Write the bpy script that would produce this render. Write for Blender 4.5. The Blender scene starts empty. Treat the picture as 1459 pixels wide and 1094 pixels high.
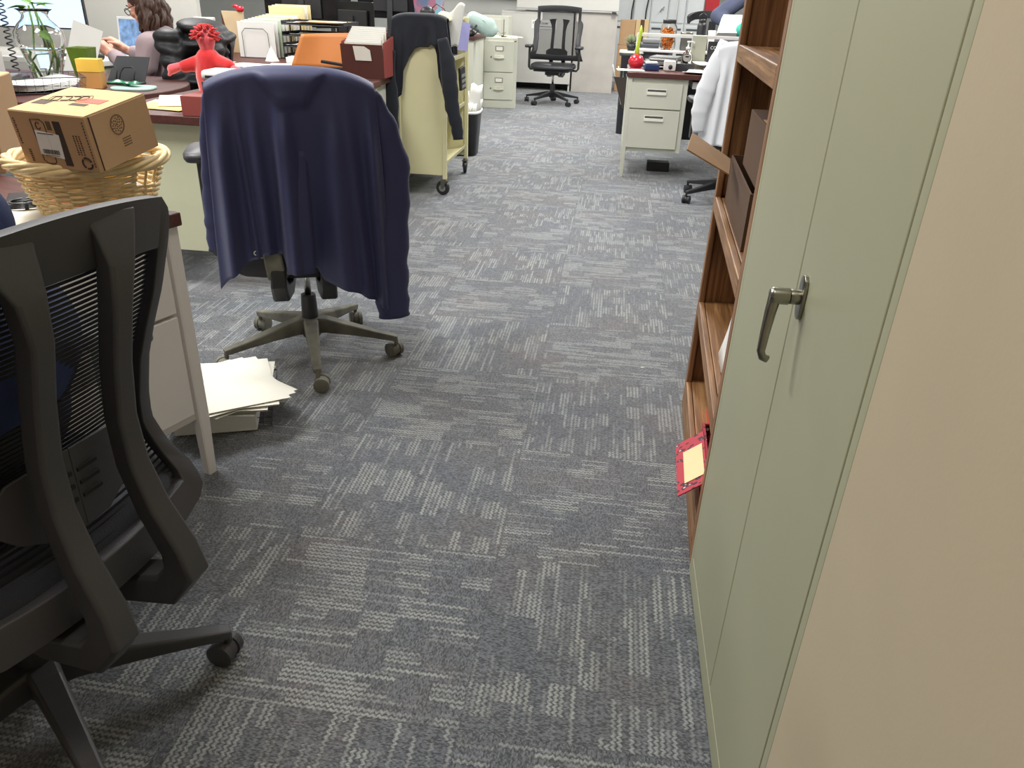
import bpy, bmesh, math, random
from mathutils import Vector, Matrix
random.seed(7)
SC = bpy.context.scene
COL = SC.collection
PI = math.pi
# ------------------------------------------------------------------ camera
cd = bpy.data.cameras.new('camera'); cam = bpy.data.objects.new('camera', cd); COL.objects.link(cam)
RIGHT = Vector((0.990869, 0.130263, 0.034797)); UP = Vector((-0.090123, 0.447921, 0.889519)); FWD = Vector((-0.100285, 0.884533, -0.455570))
cam.matrix_world = Matrix(((RIGHT.x, UP.x, -FWD.x, 0), (RIGHT.y, UP.y, -FWD.y, 0), (RIGHT.z, UP.z, -FWD.z, 1.22), (0, 0, 0, 1)))
cd.sensor_width = 36; cd.lens = 1075.576 / 1459 * 36; cd.clip_start = 0.02; cd.clip_end = 100
SC.camera = cam
# ------------------------------------------------------------------ world, view, lights
w = bpy.data.worlds.new('world'); SC.world = w; w.use_nodes = True
w.node_tree.nodes['Background'].inputs[0].default_value = (0.9, 0.95, 1, 1)
w.node_tree.nodes['Background'].inputs[1].default_value = 0.3
SC.view_settings.view_transform = 'Standard'
try: SC.view_settings.look = 'None'
except Exception: pass
SC.view_settings.exposure = 1.15
SC.view_settings.gamma = 1.0
SC.view_settings.use_curve_mapping = False
def area(x, y, z, sx, sy, power, col=(1, 0.995, 0.975)):
    l = bpy.data.lights.new('ceiling_lamp', 'AREA'); l.shape = 'RECTANGLE'; l.size = sx; l.size_y = sy; l.energy = power; l.color = col
    o = bpy.data.objects.new('ceiling_lamp', l); COL.objects.link(o); o.location = (x, y, z); return o
CEIL = 2.75
for (x, y, p) in ((-1.9, 2.2, 36), (0.0, 4.4, 28), (-3.2, 5.4, 34), (-0.8, 6.8, 36), (1.6, 6.8, 30), (-2.6, 9.4, 34), (0.0, 10.2, 36), (2.2, 10.2, 24), (-4.2, 2.4, 26), (-0.8, 12.3, 16), (2.0, 13.2, 20)):
    area(x, y, CEIL - 0.02, 0.6, 1.2, p)
area(-0.35, 0.35, CEIL - 0.02, 0.6, 0.9, 8, (1, 0.93, 0.82))
# ------------------------------------------------------------------ node helpers
def lin(c):
    return tuple((v / 255 / 12.92 if v / 255 <= 0.04045 else ((v / 255 + 0.055) / 1.055) ** 2.4) for v in c) + (1,)
class NT:
    def __init__(s, m): s.t = m.node_tree; s.n = s.t.nodes
    def new(s, typ, **k):
        n = s.n.new(typ)
        for a, b in k.items(): setattr(n, a, b)
        return n
    def put(s, inp, v):
        if isinstance(v, bpy.types.NodeSocket): s.t.links.new(v, inp)
        elif v is not None: inp.default_value = v
    def m(s, op, a, b=None, c=None):
        n = s.new('ShaderNodeMath', operation=op); s.put(n.inputs[0], a)
        if b is not None: s.put(n.inputs[1], b)
        if c is not None: s.put(n.inputs[2], c)
        return n.outputs[0]
    def mix(s, f, a, b):
        n = s.new('ShaderNodeMix', data_type='RGBA'); s.put(n.inputs[0], f); s.put(n.inputs[6], a); s.put(n.inputs[7], b); return n.outputs[2]
    def comb(s, x, y, z):
        n = s.new('ShaderNodeCombineXYZ'); s.put(n.inputs[0], x); s.put(n.inputs[1], y); s.put(n.inputs[2], z); return n.outputs[0]
    def wn(s, v):
        n = s.new('ShaderNodeTexWhiteNoise', noise_dimensions='3D'); s.put(n.inputs[0], v); return n.outputs[0]
    def noise(s, v, scale, detail=3, rough=0.5):
        n = s.new('ShaderNodeTexNoise'); s.put(n.inputs['Vector'], v); n.inputs['Scale'].default_value = scale
        n.inputs['Detail'].default_value = detail; n.inputs['Roughness'].default_value = rough; return n.outputs[0]
    def ramp(s, f, stops):
        n = s.new('ShaderNodeValToRGB'); s.put(n.inputs[0], f); e = n.color_ramp.elements
        e[0].position, e[0].color = stops[0]; e[1].position, e[1].color = stops[-1]
        for p, c in stops[1:-1]: q = e.new(p); q.color = c
        return n.outputs[0]
    def coord(s, scale=(1, 1, 1)):
        t = s.new('ShaderNodeTexCoord'); mp = s.new('ShaderNodeMapping'); s.t.links.new(t.outputs['Object'], mp.inputs[0]); mp.inputs['Scale'].default_value = scale; return mp.outputs[0]
    def bump(s, h, strength, dist):
        n = s.new('ShaderNodeBump'); n.inputs['Strength'].default_value = strength; n.inputs['Distance'].default_value = dist; s.put(n.inputs['Height'], h)
        s.t.links.new(n.outputs[0], s.n['Principled BSDF'].inputs['Normal'])
    def base(s, c): s.put(s.n['Principled BSDF'].inputs['Base Color'], c)
def mat(name, c, rough=0.6, metal=0.0, var=0.06, vscale=6, bump=0.0, bscale=200, alpha=1, spec=0.5, sheen=0, coat=0, stretch=(1, 1, 1)):
    m = bpy.data.materials.new(name); m.use_nodes = True; t = NT(m); p = t.n['Principled BSDF']
    p.inputs['Roughness'].default_value = rough; p.inputs['Metallic'].default_value = metal; p.inputs['Specular IOR Level'].default_value = spec
    if sheen: p.inputs['Sheen Weight'].default_value = sheen; p.inputs['Sheen Roughness'].default_value = 0.5
    if coat: p.inputs['Coat Weight'].default_value = coat
    v = t.coord(stretch); L = lin(c); lo = tuple(x * (1 - var) for x in L[:3]) + (1,); hi = tuple(min(1, x * (1 + var)) for x in L[:3]) + (1,)
    t.base(t.ramp(t.noise(v, vscale), [(0.3, lo), (0.7, hi)]))
    if bump: t.bump(t.noise(v, bscale, 2), bump, 0.002)
    return m
def wood(name, c1, c2, axis=2, rough=0.45):
    m = bpy.data.materials.new(name); m.use_nodes = True; t = NT(m); p = t.n['Principled BSDF']; p.inputs['Roughness'].default_value = rough
    sc = [38, 38, 38]; sc[axis] = 1.6
    g = t.noise(t.coord(tuple(sc)), 1.6, 5, 0.65); sc2 = [160, 160, 160]; sc2[axis] = 5; f = t.noise(t.coord(tuple(sc2)), 1.0, 2)
    mixv = t.m('ADD', t.m('MULTIPLY', g, 0.7), t.m('MULTIPLY', f, 0.3))
    t.base(t.ramp(mixv, [(0.36, lin(c1)), (0.5, lin(tuple((a + b) // 2 for a, b in zip(c1, c2)))), (0.62, lin(c2))])); t.bump(mixv, 0.25, 0.002); return m
def emis(name, c, s):
    m = bpy.data.materials.new(name); m.use_nodes = True; p = m.node_tree.nodes['Principled BSDF']
    p.inputs['Base Color'].default_value = (0.02, 0.02, 0.02, 1); p.inputs['Emission Color'].default_value = lin(c); p.inputs['Emission Strength'].default_value = s; p.inputs['Roughness'].default_value = 0.3; return m
def glass(name, c=(1, 1, 1, 1), rough=0.0, ior=1.45):
    m = bpy.data.materials.new(name); m.use_nodes = True; p = m.node_tree.nodes['Principled BSDF']
    p.inputs['Base Color'].default_value = c; p.inputs['Transmission Weight'].default_value = 1; p.inputs['Roughness'].default_value = rough; p.inputs['IOR'].default_value = ior; return m
def carpet():
    m = bpy.data.materials.new('carpet_tiles'); m.use_nodes = True; t = NT(m); p = t.n['Principled BSDF']
    p.inputs['Roughness'].default_value = 0.95; p.inputs['Specular IOR Level'].default_value = 0.15; p.inputs['Sheen Weight'].default_value = 0.35; p.inputs['Sheen Roughness'].default_value = 0.6
    tc = t.new('ShaderNodeTexCoord'); sp = t.new('ShaderNodeSeparateXYZ'); t.t.links.new(tc.outputs['Object'], sp.inputs[0]); x, y = sp.outputs[0], sp.outputs[1]
    X = t.m('DIVIDE', t.m('ADD', x, 0.182), 0.5); Y = t.m('DIVIDE', t.m('ADD', y, -0.445), 0.5)
    ix, iy = t.m('FLOOR', X), t.m('FLOOR', Y); fx, fy = t.m('SUBTRACT', X, ix), t.m('SUBTRACT', Y, iy)
    par = t.m('MODULO', t.m('ADD', t.m('ADD', ix, iy), 1000), 2)   # 1: strokes run along y
    inv = t.m('SUBTRACT', 1, par)
    u = t.m('ADD', t.m('MULTIPLY', fy, par), t.m('MULTIPLY', fx, inv)); v = t.m('ADD', t.m('MULTIPLY', fx, par), t.m('MULTIPLY', fy, inv))
    tid = t.m('ADD', t.m('MULTIPLY', ix, 7.31), t.m('MULTIPLY', iy, 3.77))
    zig = t.m('PINGPONG', t.m('MULTIPLY', u, 84), 1)
    vr = t.m('ADD', t.m('MULTIPLY', v, 44), t.m('MULTIPLY', zig, 0.42)); row = t.m('FLOOR', vr); fr = t.m('FRACT', vr)
    blk = t.m('FLOOR', t.m('DIVIDE', row, 4.6))
    off = t.wn(t.comb(blk, tid, 3.3)); seg = t.m('FLOOR', t.m('ADD', t.m('MULTIPLY', u, 6.5), off))
    rb = t.wn(t.comb(blk, seg, tid)); off2 = t.wn(t.comb(row, tid, 9.1)); seg2 = t.m('FLOOR', t.m('ADD', t.m('MULTIPLY', u, 4.0), off2)); rf = t.wn(t.comb(row, seg2, tid))
    thr = t.m('ADD', t.m('MULTIPLY', rb, 0.62), t.m('MULTIPLY', rf, 0.55))
    on = t.new('ShaderNodeMapRange'); t.put(on.inputs[0], thr); on.inputs[1].default_value = 0.55; on.inputs[2].default_value = 0.86; on = on.outputs[0]
    prof = t.m('SUBTRACT', 1, t.m('MULTIPLY', t.m('ABSOLUTE', t.m('SUBTRACT', fr, 0.5)), 2.6)); prof = t.m('MAXIMUM', prof, 0); prof = t.m('MINIMUM', t.m('MULTIPLY', prof, 2.0), 1)
    P = tc.outputs['Object']
    spk = t.noise(P, 300, 2, 0.8); stc = t.wn(t.comb(t.m('FLOOR', t.m('MULTIPLY', vr, 2)), t.m('FLOOR', t.m('MULTIPLY', u, 168)), tid))
    sm = t.new('ShaderNodeMapRange'); t.put(sm.inputs[0], t.m('ADD', t.m('MULTIPLY', spk, 0.6), t.m('MULTIPLY', stc, 0.4))); sm.inputs[1].default_value = 0.32; sm.inputs[2].default_value = 0.68; sm = sm.outputs[0]
    hue = t.noise(P, 2.6, 3, 0.6)
    b1 = t.ramp(hue, [(0.36, lin((40, 45, 54))), (0.52, lin((47, 50, 57))), (0.7, lin((60, 55, 58)))])
    b2 = t.ramp(hue, [(0.36, lin((100, 106, 116))), (0.52, lin((107, 110, 116))), (0.72, lin((112, 108, 111)))])
    basec = t.mix(sm, b1, b2)
    st = t.mix(t.noise(P, 6.5, 2), lin((164, 172, 180)), lin((190, 190, 176)))
    st = t.mix(t.m('MULTIPLY', sm, 0.5), t.mix(0.35, st, b1), st)
    f = t.m('MULTIPLY', t.m('MULTIPLY', t.m('ADD', t.m('MULTIPLY', on, 0.86), 0.09), prof), t.m('ADD', 0.62, t.m('MULTIPLY', stc, 0.35)))
    seam = t.m('MINIMUM', t.m('MINIMUM', fx, t.m('SUBTRACT', 1, fx)), t.m('MINIMUM', fy, t.m('SUBTRACT', 1, fy)))
    sd = t.new('ShaderNodeMapRange'); t.put(sd.inputs[0], seam); sd.inputs[1].default_value = 0.0; sd.inputs[2].default_value = 0.008; sd.inputs[3].default_value = 0.72; sd.inputs[4].default_value = 1.0
    colr = t.mix(f, basec, st)
    mul = t.new('ShaderNodeMix', data_type='RGBA', blend_type='MULTIPLY'); mul.inputs[0].default_value = 1; t.put(mul.inputs[6], colr)
    cc = t.new('ShaderNodeCombineColor'); [t.put(cc.inputs[i], sd.outputs[0]) for i in range(3)]; t.put(mul.inputs[7], cc.outputs[0])
    t.base(mul.outputs[2])
    t.bump(t.m('ADD', spk, t.m('MULTIPLY', f, 0.4)), 0.7, 0.004)
    return m
# ------------------------------------------------------------------ mesh helpers
def Rz(a): return Matrix.Rotation(a, 4, 'Z')
def Rx(a): return Matrix.Rotation(a, 4, 'X')
def Ry(a): return Matrix.Rotation(a, 4, 'Y')
def T(x, y, z): return Matrix.Translation((x, y, z))
class MB:
    def __init__(s): s.b = bmesh.new(); s.mi = 0
    def faces(s, fs):
        for f in fs: f.material_index = s.mi
    def box(s, c, d, M=None):
        X = T(*c) @ (M or Matrix()) @ Matrix.Diagonal((d[0], d[1], d[2], 1)); r = bmesh.ops.create_cube(s.b, size=1, matrix=X)
        s.faces({f for v in r['verts'] for f in v.link_faces}); return s
    def bx(s, x0, x1, y0, y1, z0, z1): return s.box(((x0 + x1) / 2, (y0 + y1) / 2, (z0 + z1) / 2), (abs(x1 - x0), abs(y1 - y0), abs(z1 - z0)))
    def ell(s, c, r, M=None, u=20, v=12):
        q = bmesh.ops.create_uvsphere(s.b, u_segments=u, v_segments=v, radius=1, matrix=T(*c) @ (M or Matrix()) @ Matrix.Diagonal((r[0], r[1], r[2], 1)))
        s.faces({f for w_ in q['verts'] for f in w_.link_faces}); return s
    def rings(s, R, cap=True, closed=True):
        V = [[s.b.verts.new(p) for p in r] for r in R]; n = len(R[0]); fs = []
        for i in range(len(V) - 1):
            for j in range(n if closed else n - 1):
                k = (j + 1) % n; fs.append(s.b.faces.new((V[i][j], V[i][k], V[i + 1][k], V[i + 1][j])))
        if cap and closed: fs.append(s.b.faces.new(list(reversed(V[0])))); fs.append(s.b.faces.new(V[-1]))
        s.faces(fs); return s
    def tube(s, path, r, seg=10, flat=1.0, up=(0, 0, 1), cap=True, loop=False):
        P = [Vector(p) for p in path]; n = len(P); rr = r if isinstance(r, (list, tuple)) else [r] * n; R = []
        prev = None
        for i, p in enumerate(P):
            if loop: d = P[(i + 1) % n] - P[i - 1]
            else: d = P[min(i + 1, n - 1)] - P[max(i - 1, 0)]
            if d.length < 1e-9: d = Vector((0, 0, 1))
            d.normalize()
            U = prev if prev is not None else Vector(up)
            a = U - d * U.dot(d)
            if a.length < 1e-4: a = Vector((1, 0, 0)) - d * d.x
            if a.length < 1e-4: a = Vector((0, 1, 0))
            a.normalize(); prev = a; b = d.cross(a)
            R.append([p + (a * math.cos(2 * PI * k / seg) * flat + b * math.sin(2 * PI * k / seg)) * rr[i] for k in range(seg)])
        if loop: R.append(R[0]); return s.rings(R, cap=False)
        return s.rings(R, cap)
    def rsweep(s, path, w, h, side=(1, 0, 0)):
        P = [Vector(p) for p in path]; n = len(P); W = w if isinstance(w, (list, tuple)) else [w] * n; H = h if isinstance(h, (list, tuple)) else [h] * n; R = []
        for i, p in enumerate(P):
            d = (P[min(i + 1, n - 1)] - P[max(i - 1, 0)]).normalized(); a = Vector(side); a = (a - d * a.dot(d)).normalized(); b = d.cross(a)
            c = 0.78
            R.append([p + a * (W[i] / 2 * x) + b * (H[i] / 2 * y) for x, y in ((1, c), (c, 1), (-c, 1), (-1, c), (-1, -c), (-c, -1), (c, -1), (1, -c))])
        return s.rings(R)
    def lathe(s, prof, c=(0, 0, 0), seg=28, M=None, cap=True):
        M = M or Matrix(); c = Vector(c)
        return s.rings([[c + (M @ Vector((r * math.cos(2 * PI * k / seg), r * math.sin(2 * PI * k / seg), z))) for k in range(seg)] for r, z in prof], cap)
    def cyl(s, a, b, r, seg=16, r2=None): return s.tube([a, b], [r, r if r2 is None else r2], seg)
    def prism(s, poly, t, M=None):
        M = M or Matrix(); return s.rings([[M @ Vector((x, y, 0)) for x, y in poly], [M @ Vector((x, y, t)) for x, y in poly]])
    def grid(s, fn, nu, nv):
        V = [[s.b.verts.new(fn(i / nu, j / nv)) for j in range(nv + 1)] for i in range(nu + 1)]
        s.faces([s.b.faces.new((V[i][j], V[i + 1][j], V[i + 1][j + 1], V[i][j + 1])) for i in range(nu) for j in range(nv)]); return s
    def mesh(s, M):
        vs = {}
        return s
    def build(s, name, m, parent=None, bevel=0, smooth=False, solid=0, sub=0, voxel=0, seg=2, offset=-1, smit=0):
        bmesh.ops.recalc_face_normals(s.b, faces=s.b.faces)
        me = bpy.data.meshes.new(name); s.b.to_mesh(me); s.b.free(); o = bpy.data.objects.new(name, me); COL.objects.link(o)
        for k in (m if isinstance(m, (list, tuple)) else [m]): me.materials.append(k)
        if voxel:
            r = o.modifiers.new('r', 'REMESH'); r.mode = 'VOXEL'; r.voxel_size = voxel; r.use_smooth_shade = True
            sm = o.modifiers.new('s', 'SMOOTH'); sm.iterations = smit or 4
        if solid: q = o.modifiers.new('t', 'SOLIDIFY'); q.thickness = solid; q.offset = offset
        if sub: q = o.modifiers.new('u', 'SUBSURF'); q.levels = sub; q.render_levels = sub
        if bevel:
            q = o.modifiers.new('b', 'BEVEL'); q.width = bevel; q.segments = seg; q.limit_method = 'ANGLE'; q.angle_limit = 0.6
        if smooth or sub: me.polygons.foreach_set('use_smooth', [True] * len(me.polygons))
        elif bevel:
            me.polygons.foreach_set('use_smooth', [True] * len(me.polygons)); q = o.modifiers.new('w', 'WEIGHTED_NORMAL'); q.keep_sharp = False
        if parent: o.parent = parent
        return o
def setp(o, label, cat, group=None, kind=None):
    if label: o['label'] = label
    if cat: o['category'] = cat
    if group: o['group'] = group
    if kind: o['kind'] = kind
    return o
def thing(name, label, cat, loc=(0, 0, 0), rz=0, group=None, rot=None):
    o = bpy.data.objects.new(name, None); COL.objects.link(o); o.location = loc; o.rotation_euler = rot if rot else (0, 0, rz); o.empty_display_size = 0.1
    return setp(o, label, cat, group)
def place(o, loc, rz=0, rot=None):
    o.location = loc; o.rotation_euler = rot if rot else (0, 0, rz); return o
def copy_tree(o, parent=None):
    c = o.copy(); COL.objects.link(c); c.parent = parent
    for ch in list(o.children): copy_tree(ch, c)
    return c
def text_obj(name, s, size, m, parent, M, ext=0.0004, sx=1.0):
    cu = bpy.data.curves.new(name, 'FONT'); cu.body = s; cu.size = size; cu.extrude = ext; cu.align_x = 'CENTER'; cu.align_y = 'CENTER'
    t = bpy.data.objects.new('tmp', cu); COL.objects.link(t); bpy.context.view_layer.update()
    me = bpy.data.meshes.new_from_object(t.evaluated_get(bpy.context.evaluated_depsgraph_get())); bpy.data.objects.remove(t)
    o = bpy.data.objects.new(name, me); COL.objects.link(o); me.materials.clear(); me.materials.append(m); me.transform(M @ Matrix.Diagonal((sx, 1, 1, 1))); o.parent = parent; return o
def lerp(t, pts):
    if t <= pts[0][0]: return pts[0][1]
    for (a, x), (b, y) in zip(pts, pts[1:]):
        if t <= b: return x + (y - x) * (t - a) / (b - a)
    return pts[-1][1]
def smo(t): t = max(0, min(1, t)); return t * t * (3 - 2 * t)
# ------------------------------------------------------------------ materials
CARPET = carpet()
WALLT = mat('tan_wall_paint', (192, 178, 152), 0.85, var=0.02, bump=0.05)
WALLW = mat('white_wall_paint', (205, 206, 202), 0.85, var=0.03, bump=0.05)
CEILM = mat('ceiling_tile_white', (225, 225, 220), 0.9, var=0.04)
CAB = mat('sage_green_steel', (170, 170, 142), 0.42, var=0.03, vscale=2.5)
PUTTY = mat('putty_painted_steel', (205, 205, 190), 0.5, var=0.02)
GREYP = mat('light_grey_painted_steel', (228, 224, 222), 0.5, var=0.02)
SAGE = mat('pale_green_steel', (214, 215, 184), 0.5, var=0.03)
CREAM = mat('cream_painted_steel', (214, 208, 166), 0.45, var=0.02)
OFFW = mat('off_white_laminate', (205, 203, 196), 0.55, var=0.02)
MAHOG = wood('mahogany_laminate', (66, 32, 26), (92, 48, 40), 1, 0.5)
OAK = wood('oak_upright', (104, 68, 42), (174, 128, 86), 2)
OAKS = wood('oak_shelf', (104, 68, 38), (184, 138, 92), 1)
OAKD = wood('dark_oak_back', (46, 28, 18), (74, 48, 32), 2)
BLK = mat('black_plastic', (40, 40, 43), 0.42, var=0.05, bump=0.15, bscale=500)
CHB = mat('charcoal_plastic', (62, 61, 64), 0.45, var=0.05, bump=0.15, bscale=500)
BLKM = mat('black_mesh_fabric', (26, 27, 31), 0.8, var=0.1)
BLKF = mat('black_seat_fabric', (34, 36, 46), 0.9, var=0.12, bump=0.4, bscale=400, sheen=0.2)
DUST = mat('dusty_charcoal_plastic', (112, 110, 98), 0.75, var=0.35, vscale=14)
CHROME = mat('chrome_metal', (200, 200, 196), 0.25, 1.0)
STEEL = mat('brushed_nickel', (150, 148, 138), 0.3, 1.0, var=0.1, vscale=40)
NAVY = mat('navy_softshell', (45, 49, 90), 0.6, var=0.06, bump=0.15, bscale=700, sheen=0.12)
NAVYD = mat('dark_navy_knit', (17, 21, 31), 0.9, var=0.1, bump=0.3, bscale=500, sheen=0.2)
NAVYP = mat('navy_shirt_cloth', (34, 48, 92), 0.85, var=0.08, bump=0.2, bscale=400)
CARD = mat('brown_cardboard', (188, 152, 114), 0.85, var=0.06, vscale=3, bump=0.1, bscale=90)
CARDT = mat('pale_cardboard_top', (212, 184, 136), 0.85, var=0.04, vscale=3)
CARDD = mat('shaded_carton_and_tape', (92, 68, 50), 0.9, var=0.06, vscale=3)  # shade inside the bookcase put into the carton colour; also one tape's brown
INK = mat('brown_black_ink', (92, 72, 58), 0.8)
INKD = mat('dark_ink', (62, 48, 44), 0.8)
REDINK = mat('red_print', (214, 100, 78), 0.7)
PAPER = mat('white_paper', (232, 231, 226), 0.8, var=0.02)
PAPERW = mat('warm_white_paper', (234, 232, 220), 0.8, var=0.03)
PAPERY = mat('yellow_folder_paper', (240, 212, 130), 0.8, var=0.03)
MANILA = mat('manila_folder', (236, 218, 168), 0.8, var=0.04)
ORANGE = mat('orange_envelope', (186, 108, 30), 0.6, var=0.05)
WICK = mat('straw_wicker', (232, 208, 158), 0.6, var=0.14, vscale=30)
REDBR = mat('red_brown_board', (142, 66, 60), 0.6, var=0.05)
BROWNF = mat('brown_file_pocket', (88, 46, 38), 0.8, var=0.08)
REDTOY = mat('red_plush', (196, 30, 32), 0.95, var=0.1, bump=0.6, bscale=300, sheen=0.5)
PINK = mat('pink_plush', (226, 92, 100), 0.95, var=0.1, bump=0.5, bscale=300, sheen=0.5)
PLWHT = mat('white_plastic', (222, 222, 218), 0.4)
TEAL = mat('pale_teal_ceramic', (176, 214, 200), 0.35)
GREENP = mat('green_plastic', (20, 120, 80), 0.35)
GREENC = mat('olive_green_glazed', (96, 122, 40), 0.3, var=0.15, vscale=20)
LEAF = mat('pothos_leaf', (98, 140, 58), 0.45, var=0.2, vscale=30)
YELB = mat('yellow_carton', (232, 186, 70), 0.6, var=0.05)
YELB2 = mat('tan_carton_lower', (196, 142, 80), 0.6, var=0.1)
SKIN = mat('skin', (222, 160, 136), 0.55, var=0.05, vscale=20)
SHIRT = mat('mauve_blouse', (168, 148, 152), 0.8, var=0.06, bump=0.3, bscale=60)
HAIR = mat('brown_wavy_hair', (72, 48, 36), 0.5, var=0.45, vscale=60, stretch=(3, 3, 0.6))
PUFF = mat('black_puffer_nylon', (25, 26, 29), 0.55, var=0.2, bump=0.8, bscale=30)
SCRB = emis('blue_lit_screen', (176, 208, 250), 0.95)
SCRK = mat('black_screen', (20, 20, 22), 0.25)
MINT0 = None
MINT = mat('mint_leather', (176, 198, 190), 0.55, var=0.05, bump=0.2, bscale=120)
PURP = mat('lilac_card', (164, 162, 214), 0.7)
GREY = mat('mid_grey_plastic', (128, 128, 128), 0.6)
DGREY = mat('dark_grey_plastic', (74, 76, 80), 0.55)
GL = glass('clear_glass'); WATER = glass('water', (0.93, 0.97, 0.93, 1), 0, 1.33)
JARP = glass('clear_jar_plastic', (0.98, 0.96, 0.93, 1), 0.05, 1.2)
PRETZ = mat('orange_snack_pieces', (206, 118, 36), 0.7, var=0.3, vscale=60)
REDG = mat('red_glazed_ceramic', (196, 40, 56), 0.2)
LIME = mat('lime_green_silicone', (178, 198, 60), 0.4)
COATW = mat('white_cotton_coat', (226, 228, 232), 0.8, var=0.02, bump=0.2, bscale=120)
BLUEG = mat('blue_grey_sleeve', (80, 85, 108), 0.85, var=0.1, bump=0.3, bscale=60)
TEALB = mat('teal_rubber', (48, 168, 148), 0.5)
REDP = mat('red_wall_panel', (176, 34, 40), 0.5)
WHTL = mat('white_locker_steel', (214, 218, 218), 0.5, var=0.02)
REDF = mat('orange_red_folder', (212, 84, 58), 0.7)
def patterned():
    m = bpy.data.materials.new('red_patterned_wrap'); m.use_nodes = True; t = NT(m)
    v = t.new('ShaderNodeTexVoronoi'); v.inputs['Scale'].default_value = 42; t.put(v.inputs['Vector'], t.coord((1, 1.6, 0.8)))
    t.base(t.ramp(v.outputs['Distance'], [(0.0, lin((236, 220, 214))), (0.14, lin((232, 200, 196))), (0.2, lin((60, 22, 48))), (0.36, lin((70, 20, 44))), (0.42, lin((186, 50, 66)))]))
    t.n['Principled BSDF'].inputs['Roughness'].default_value = 0.5; return m
PATT = patterned()
# ------------------------------------------------------------------ setting
def struct(name, mb, m, **k): return setp(mb.build(name, m, **k), None, None, kind='structure')
struct('floor', MB().bx(-7, 5, -2.2, 16.2, -0.1, 0), CARPET)
struct('ceiling', MB().bx(-7, 5, -2.2, 16.2, CEIL, CEIL + 0.1), CEILM)
struct('wall_left', MB().bx(-7.1, -7, -2.2, 16.2, 0, CEIL), WALLW)
struct('wall_right', MB().bx(5, 5.1, 2.0, 16.2, 0, CEIL), WALLW)
struct('wall_back', MB().bx(-7, 5, 16.2, 16.3, 0, CEIL), WALLW)
struct('wall_front', MB().bx(-7, 0.2815, -2.3, -2.2, 0, CEIL), WALLT)
struct('wall_near', MB().bx(0.2815, 0.76, -2.2, 0.708, 0, CEIL), WALLT)
struct('wall_side', MB().bx(0.76, 0.86, -2.2, 2.45, 0, CEIL), WALLT)
struct('wall_partition', MB().bx(0.86, 5.0, 2.35, 2.45, 0, CEIL), WALLW)
# ------------------------------------------------------------------ steel cabinet (right foreground)
t = thing('storage_cabinet', 'tall sage green steel cabinet with two doors and a nickel lever, beside the tan wall', 'cabinet', (0.51, 1.092, 0))
b = MB(); b.bx(-0.228, 0.228, -0.382, -0.362, 0, 1.83); b.bx(-0.228, 0.228, 0.362, 0.382, 0, 1.83); b.bx(0.2, 0.228, -0.362, 0.362, 0, 1.83)
b.bx(-0.228, 0.2, -0.362, 0.362, 1.81, 1.83); b.bx(-0.228, 0.2, -0.362, 0.362, 0.0, 0.055); b.build('cabinet_body', CAB, t, bevel=0.002)
d1 = MB().bx(-0.2285, -0.208, -0.3605, -0.0275, 0.06, 1.806).build('door', CAB, t, bevel=0.0025)
d2 = MB().bx(-0.2285, -0.208, -0.0245, 0.36, 0.06, 1.806).build('door', CAB, t, bevel=0.0025)
hp = thing('lever_handle', None, None); bpy.data.objects.remove(hp)
b = MB()   # plate on the near door, y about 1.04
hy, hz = -0.072, 0.868
b.rings([[Vector((x, hy + 0.0145 * k_, hz + z_)) for k_, z_ in ((1, -0.018), (0.8, -0.026), (0.3, -0.031), (-0.3, -0.031), (-0.8, -0.026), (-1, -0.018), (-1, 0.018), (-0.8, 0.026), (-0.3, 0.031), (0.3, 0.031), (0.8, 0.026), (1, 0.018))] for x in (-0.2285, -0.2335)])
b.tube([(-0.233, hy, hz), (-0.247, hy, hz)], 0.0105, 20)
b.tube([(-0.248, hy, hz), (-0.270, hy, hz), (-0.274, hy, hz)], [0.0118, 0.0118, 0.009], 20)
b.tube([(-0.266, hy, hz + 0.004), (-0.269, hy - 0.003, hz - 0.022), (-0.272, hy - 0.009, hz - 0.052), (-0.274, hy - 0.015, hz - 0.078), (-0.271, hy - 0.017, hz - 0.086), (-0.263, hy - 0.017, hz - 0.089)], [0.0095, 0.0085, 0.0072, 0.0062, 0.0062, 0.006], 14, flat=0.8)
h = b.build('lever_handle', STEEL, d1, smooth=True, bevel=0.0008); h['label'] = 'brushed nickel lever handle'
# ------------------------------------------------------------------ bookcase
BKROT = math.radians(-2.6)
t = thing('bookcase', 'brown oak bookcase of open shelves standing beyond the sage green cabinet', 'bookcase', (0.303, 1.493, 0), BKROT)
BD, BW, BH = 0.32, 0.845, 1.95
def board(name, x0, x1, y0, y1, z0, z1, m, bev=0.003): return MB().bx(x0, x1, y0, y1, z0, z1).build(name, m, t, bevel=bev)
board('side_panel', 0, BD, 0, 0.02, 0, BH, OAK); board('side_panel', 0, BD, BW - 0.02, BW, 0, BH, OAK)
b = MB().bx(-0.018, 0.0, 0, 0.04, 0, BH).bx(-0.018, 0.0, BW - 0.04, BW, 0, BH); b.build('face_frame', OAK, t, bevel=0.004)
board('back_panel', BD - 0.01, BD, 0.02, BW - 0.02, 0.06, BH, OAKD)
SHZ = [0.105, 0.385, 0.715, 1.125, 1.52, 1.93]
for z in SHZ: board('shelf', 0.0, BD - 0.01, 0.02, BW - 0.02, z - 0.022, z, OAKS)
for z in SHZ[1:]: board('shelf_edge', -0.018, -0.001, 0.0405, BW - 0.0405, z - 0.04, z + 0.003, OAKS)
board('plinth', -0.018, -0.001, 0.0405, BW - 0.0405, 0.0, 0.105, OAKS)
def BP(x, y, z):   # bookcase local to world
    c, s = math.cos(BKROT), math.sin(BKROT); return (0.303 + x * c - y * s, 1.493 + x * s + y * c, z)
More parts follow.
